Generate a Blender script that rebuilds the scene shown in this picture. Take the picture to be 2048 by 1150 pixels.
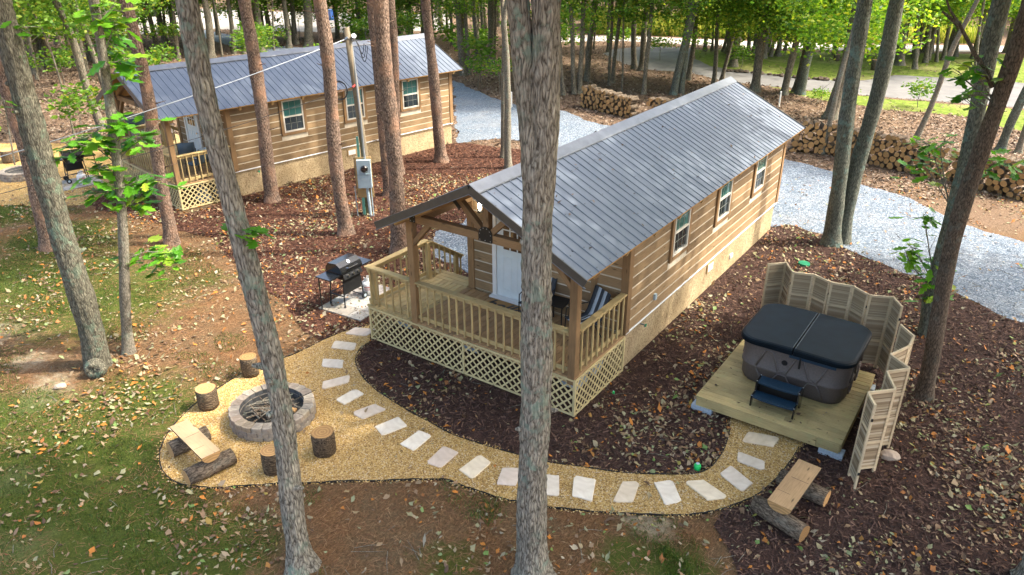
import bpy, bmesh, math, random
import numpy as np
from mathutils import Vector, Matrix
for o in list(bpy.data.objects): bpy.data.objects.remove(o)
scene = bpy.context.scene
col = scene.collection
rnd = random.Random(7)
rng = np.random.default_rng(11)
R = math.radians

# ------------------------------------------------------------------ camera
cam_d = bpy.data.cameras.new('camera'); cam = bpy.data.objects.new('camera', cam_d); col.objects.link(cam)
CY, CP, CR = 0.6107, 0.4470, -0.0027
fw = Vector((-math.sin(CY)*math.cos(CP), math.cos(CY)*math.cos(CP), -math.sin(CP)))
rt = Vector((math.cos(CY), math.sin(CY), 0)); up = rt.cross(fw)
r2 = rt*math.cos(CR)+up*math.sin(CR); u2 = -rt*math.sin(CR)+up*math.cos(CR)
m = Matrix((r2, u2, -fw)).transposed().to_4x4(); m.translation = (5.6861, -12.0881, 8.2421)
cam.matrix_world = m
cam_d.sensor_width = 36.0; cam_d.lens = 36.0*1490.72/2048.0
cam_d.clip_start = 0.1; cam_d.clip_end = 1500
scene.camera = cam
# ------------------------------------------------------------------ world, sun, exposure
SUN_EL = R(50); SUN_AZ = math.atan2(0.80, 0.60)
w = bpy.data.worlds.new('World'); scene.world = w; w.use_nodes = True
nt = w.node_tree; bg = nt.nodes['Background']
sky = nt.nodes.new('ShaderNodeTexSky'); sky.sky_type = 'NISHITA'; sky.sun_disc = False
sky.sun_elevation = SUN_EL; sky.sun_rotation = SUN_AZ; sky.air_density = 1.0; sky.dust_density = 6.0; sky.ozone_density = 0.2
nt.links.new(sky.outputs[0], bg.inputs[0]); bg.inputs[1].default_value = 0.15
sd = bpy.data.lights.new('sun', 'SUN'); sun = bpy.data.objects.new('sun', sd); col.objects.link(sun)
sd.energy = 1.9; sd.angle = R(1.0); sd.color = (1.0, 0.93, 0.82)
sv = Vector((math.sin(SUN_AZ)*math.cos(SUN_EL), math.cos(SUN_AZ)*math.cos(SUN_EL), math.sin(SUN_EL)))
sun.rotation_euler = sv.to_track_quat('Z', 'Y').to_euler()
vs = scene.view_settings; vs.view_transform = 'Standard'; vs.look = 'None'; vs.gamma = 1.0; vs.exposure = 2.15; vs.use_curve_mapping = False
scene.cycles.max_bounces = 6; scene.cycles.diffuse_bounces = 3; scene.cycles.glossy_bounces = 3
scene.cycles.use_denoising = True

# ------------------------------------------------------------------ measured layout (metres)
PATH_OUT = [[-5.69, -1.56], [-5.79, -1.71], [-5.96, -2.09], [-6.06, -2.6], [-6.09, -3.29], [-6.19, -3.74], [-6.38, -4.24], [-6.37, -4.74], [-6.26, -5.4], [-6.17, -5.85], [-5.97, -6.3], [-5.77, -6.63], [-5.47, -6.95], [-5.17, -7.15], [-4.87, -7.27], [-4.49, -7.31], [-4.11, -7.19], [-3.82, -7.02], [-3.38, -6.66], [-3.03, -6.34], [-2.63, -6.05], [-2.11, -5.64], [-1.58, -5.25], [-1.06, -4.85], [-0.76, -4.69], [-0.37, -4.65], [0.16, -4.55], [0.64, -4.4], [1.08, -4.21], [1.64, -3.92], [2.31, -3.53], [2.88, -3.12], [3.16, -2.79], [3.42, -2.37], [3.59, -1.92], [3.68, -1.41], [3.72, -0.99], [3.73, -0.51]]
PATH_IN = [[2.45, -0.41], [2.55, -0.68], [2.66, -1.22], [2.68, -1.63], [2.64, -1.98], [2.44, -2.27], [1.89, -2.65], [1.38, -2.93], [0.83, -3.15], [0.31, -3.36], [-0.18, -3.48], [-0.7, -3.58], [-1.14, -3.65], [-1.58, -3.69], [-2.1, -3.64], [-2.63, -3.6], [-3.23, -3.51], [-3.71, -3.42], [-4.25, -3.23], [-4.71, -2.96], [-4.94, -2.74], [-5.11, -2.43], [-5.15, -2.11]]
MULCH = [[-20.94, -0.24], [-18.79, -0.96], [-17.43, -0.71], [-15.55, -0.5], [-13.56, -0.29], [-11.37, -1.04], [-8.49, -1.85], [-7.07, -2.45], [-6.1, -2.71], [-5.82, -2.22], [-5.57, -1.76], [-5.52, -2.5], [-4.39, -3.44], [-2.3, -4.22], [-0.52, -4.32], [1.11, -3.79], [2.86, -2.86], [3.17, -2.81], [3.21, -3.16], [3.62, -3.49], [3.96, -3.94], [4.41, -4.64]]
MULCH_R = [[8.58, -1.74], [8.93, 5.79], [6.69, 7.13], [5.64, 7.65], [4.63, 8.63], [3.8, 8.62], [2.65, 9.28], [1.33, 10.21], [0.34, 10.55], [-0.04, 10.18]]
MULCH_L = [[-14.38, 12.51], [-15.93, 2.55], [-15.99, 0.39], [-17.58, 0.6], [-20.42, 1.01]]
DRIVE_TOP = [[-23.94, 23.96], [-20.2, 21.81], [-17.47, 20.4], [-15.69, 20.12], [-13.78, 20.42], [-11.95, 19.27], [-9.37, 18.4], [-6.77, 17.02], [-4.05, 16.74], [-2.01, 17.88], [-0.95, 17.58], [-0.06, 16.99], [0.8, 16.31], [1.91, 15.81], [3.1, 15.32], [4.01, 14.17], [4.64, 13.62], [5.74, 13.25], [7.02, 12.5], [9.18, 11.04]]
DRIVE_LEFT = [[-5.59, 2.03], [-7.03, 2.38], [-7.97, 3.31], [-8.37, 3.87], [-8.08, 4.9], [-9.06, 8.26], [-11.13, 13.26], [-12.35, 14.31], [-13.26, 14.1], [-14.27, 12.38]]
LANE = [[-21.47, 38.41], [-18.01, 35.26], [-15.55, 34.0], [-12.95, 34.4], [-10.04, 32.79], [-7.94, 32.86], [-5.61, 32.78], [-3.45, 32.85], [-1.93, 33.05], [-0.45, 33.24], [1.91, 33.6], [3.48, 33.92], [5.2, 34.07], [8.34, 33.77], [8.42, 43.04], [4.74, 42.24], [2.75, 42.07], [-2.06, 40.89], [-2.8, 38.71], [-3.86, 36.99], [-6.06, 36.5], [-8.0, 36.87], [-10.58, 36.91], [-12.92, 37.7], [-14.92, 39.98], [-17.2, 45.01], [-20.4, 44.19], [-21.91, 41.2]]
ROAD = [[-28.17, 41.78], [-23.37, 45.73], [-19.24, 46.35], [-13.54, 47.48], [-6.87, 50.37], [2.48, 55.74], [11.5, 60.04], [11.7, 64.12], [2.2, 59.38], [-7.64, 53.79], [-14.78, 51.13], [-20.75, 49.77], [-24.85, 48.61], [-30.58, 45.59]]
LOT = [[-61.66, 24.8], [-60.01, 27.6], [-59.26, 31.71], [-52.57, 34.34], [-45.41, 37.36], [-40.12, 43.55], [-49.31, 54.81], [-59.28, 49.53], [-70.53, 44.83], [-86.05, 42.06], [-93.96, 40.14]]
BACKLANE = [[-65.02, 30.77], [-55.7, 27.96], [-48.0, 25.65], [-41.89, 24.65], [-37.69, 25.73], [-34.76, 28.87], [-36.54, 30.72], [-40.78, 28.51], [-44.69, 27.87], [-52.03, 29.61], [-58.97, 30.97]]
STACK_A = [[-13.65, 21.65], [-10.18, 20.61]]
STACK_B = [[-2.25, 18.97], [-0.92, 19.42], [0.11, 19.07], [1.28, 18.79], [2.62, 18.37], [3.65, 18.26], [5.04, 17.63], [6.3, 17.15]]
STACK_C = [[-9.81, 21.38], [-8.05, 20.95]]
WEEDS = [[-27.69, 47.53], [-25.16, 49.21], [-21.01, 50.37], [-15.09, 52.03], [-7.85, 54.7], [2.13, 60.35]]
STONES = [[-5.64, -1.91], [-5.48, -2.57], [-5.13, -3.22], [-4.53, -3.69], [-3.91, -3.91], [-3.25, -4.04], [-2.6, -4.15], [-1.93, -4.2], [-1.24, -4.3], [-0.62, -4.17], [-0.01, -4.06], [0.66, -3.84], [1.16, -3.6], [1.78, -3.28], [2.33, -2.9], [2.81, -2.5], [3.12, -1.95], [3.16, -1.37], [3.11, -0.68]]
SPRIGS = [('slim sapling', [[[-8.88, -4.82, 4.08], [-8.99, -5.04, 4.42], [-9.14, -5.39, 4.62], [-9.26, -5.66, 4.51]], [[-8.89, -4.83, 3.93], [-8.98, -5.02, 4.12], [-9.09, -5.28, 4.01]], [[-8.88, -4.8, 4.18], [-8.73, -4.46, 4.48], [-8.56, -4.1, 4.63]], [[-8.92, -4.9, 3.48], [-9.04, -5.16, 3.58], [-9.12, -5.34, 3.69]], [[-8.91, -4.88, 3.58], [-8.77, -4.56, 3.73], [-8.61, -4.2, 3.58]], [[-8.92, -4.88, 3.42], [-8.83, -4.69, 3.23], [-8.75, -4.52, 3.46]], [[-8.86, -4.77, 4.58], [-8.82, -4.68, 4.86], [-8.76, -4.54, 4.94]], [[-8.88, -4.82, 4.08], [-8.99, -5.06, 4.72], [-9.07, -5.22, 4.69]], [[-9.0, -5.07, 2.1], [-8.83, -4.7, 2.24], [-8.61, -4.2, 2.06]], [[-9.01, -5.08, 2.05], [-8.81, -4.65, 2.06], [-8.71, -4.42, 1.83]], [[-8.81, -4.64, 5.98], [-8.7, -4.41, 6.05], [-8.71, -4.42, 5.59]], [[-8.8, -4.63, 6.16], [-8.71, -4.42, 6.59], [-8.71, -4.43, 6.94]], [[-8.8, -4.62, 6.34], [-8.81, -4.65, 6.78], [-8.65, -4.3, 7.02]]]), ('thick mossy', [[[-9.14, -6.05, 5.53], [-9.08, -5.9, 6.79], [-9.01, -5.74, 6.74]], [[-9.15, -6.08, 5.71], [-9.11, -5.99, 6.71], [-9.14, -6.06, 6.84]], [[-9.3, -6.45, 4.41], [-9.25, -6.34, 5.57], [-9.26, -6.36, 5.61]]]), ('pale barked leaning', [[[-1.39, -7.37, 5.12], [-1.36, -7.32, 5.16], [-1.33, -7.28, 5.13]], [[-1.4, -7.38, 5.15], [-1.38, -7.35, 5.2], [-1.4, -7.39, 5.18]]]), ('olive barked', [[[4.78, 5.32, 2.93], [4.08, 5.29, 3.79], [3.71, 5.27, 3.73]], [[4.78, 5.32, 2.93], [4.08, 5.29, 4.22], [3.88, 5.28, 4.29]], [[4.76, 5.32, 2.82], [4.28, 5.3, 4.14], [4.32, 5.3, 4.36]], [[4.73, 5.32, 3.14], [4.94, 5.32, 4.03], [5.35, 5.34, 4.09]], [[4.73, 5.32, 3.14], [5.25, 5.34, 3.97], [5.69, 5.36, 4.09]], [[4.81, 5.32, 1.2], [4.28, 5.3, 1.91], [4.12, 5.29, 1.99]], [[4.81, 5.32, 1.2], [4.33, 5.3, 2.62], [4.26, 5.29, 2.72]], [[4.81, 5.32, 1.08], [4.26, 5.29, 1.55], [4.09, 5.29, 1.87]], [[4.83, 5.32, 0.83], [4.75, 5.32, 1.54], [4.82, 5.32, 1.68]], [[4.85, 5.32, 0.72], [4.74, 5.32, 0.93], [4.78, 5.32, 1.31]]]), ('leaning brown', [[[5.16, 2.49, 5.81], [4.91, 2.48, 6.11], [4.77, 2.48, 6.25]], [[5.16, 2.49, 5.81], [4.78, 2.48, 5.77], [4.65, 2.48, 5.68]], [[5.13, 2.49, 5.65], [4.61, 2.48, 6.0], [4.48, 2.47, 6.11]], [[5.13, 2.49, 5.65], [4.72, 2.48, 6.17], [4.62, 2.48, 6.28]]])]
BRANCHES = [[[5.03, 2.49, 5.92], [4.87, 2.48, 6.18], [4.67, 2.48, 6.4], [4.51, 2.47, 6.62], [4.35, 2.47, 6.84], [4.16, 2.46, 7.06], [4.04, 2.46, 7.28]], [[4.35, 2.47, 6.84], [4.23, 2.47, 6.91], [4.05, 2.46, 7.04]]]
SAP = [[-21.22, 22.91], [-18.86, 21.87], [-10.71, 37.28], [-16.77, 38.18], [0.71, 31.29], [-3.73, 29.76], [-2.8, 31.17], [-18.09, 34.69], [-23.81, 36.25], [-40.48, 31.39], [-45.78, 18.61], [-42.3, 13.63], [-42.01, 9.73], [-39.15, 6.42], [-52.61, 14.0], [-52.58, 16.86], [-54.2, 22.17], [-46.18, 31.18]]
GROVEX = [[-0.6, 53.66], [-4.02, 51.36], [-1.37, 48.58], [-13.89, 43.81], [-3.3, 50.35], [3.48, 53.5], [-7.3, 47.66], [-14.09, 45.82], [2.9, 55.72], [-2.39, 50.68], [-11.1, 43.1], [-2.33, 49.86], [3.63, 55.03], [-11.79, 46.13], [1.19, 51.12], [-2.19, 52.6]]
STUMPS = [[-6.52, 44.84], [-3.51, 42.15]]
ROCKS = [[-11.18, 36.27], [-9.05, 36.6], [-7.17, 36.37], [-5.47, 36.49], [-3.86, 36.99]]
WOODX = [[-50.94, 24.36], [-50.37, 28.76], [-34.78, 34.87], [-44.89, 36.85], [-53.15, 26.13], [-46.73, 32.75], [-43.04, 31.08], [-54.76, 29.41], [-36.82, 34.55], [-52.97, 26.63], [-44.31, 29.16], [-44.01, 33.41], [-46.3, 32.26], [-40.56, 32.74], [-36.17, 33.94], [-34.28, 41.09], [-46.25, 27.17], [-38.35, 32.82], [-41.62, 38.21], [-48.51, 29.25], [-54.5, 24.12], [-31.12, 37.67], [-47.9, 28.91], [-51.26, 32.17], [-35.2, 39.31], [-42.39, 34.49], [-44.85, 32.46], [-35.56, 34.69], [-56.42, 26.27], [-41.13, 38.12], [-47.13, 30.93], [-52.98, 25.88], [-38.09, 33.0], [-33.68, 39.19], [-50.56, 11.51], [-58.6, 26.42], [-57.67, 14.63], [-47.29, 16.25], [-47.81, 17.78], [-48.79, 11.51], [-49.51, 12.47], [-48.8, 11.27], [-84.83, 22.87], [-60.66, 18.54], [-62.44, 15.6], [-79.74, 23.54], [-84.48, 24.23], [-52.98, 10.87], [-42.57, 13.89], [-51.43, 13.19], [-68.56, 18.54], [-51.45, 15.6], [-64.04, 22.38], [-49.85, 15.59], [-60.07, 25.86], [-54.66, 11.01], [-47.41, 10.61], [-48.38, 9.96], [-53.68, 8.92], [-51.13, 9.92], [-53.89, 13.96], [-58.32, 16.06], [-46.06, 13.12], [-75.48, 25.33]]
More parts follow.
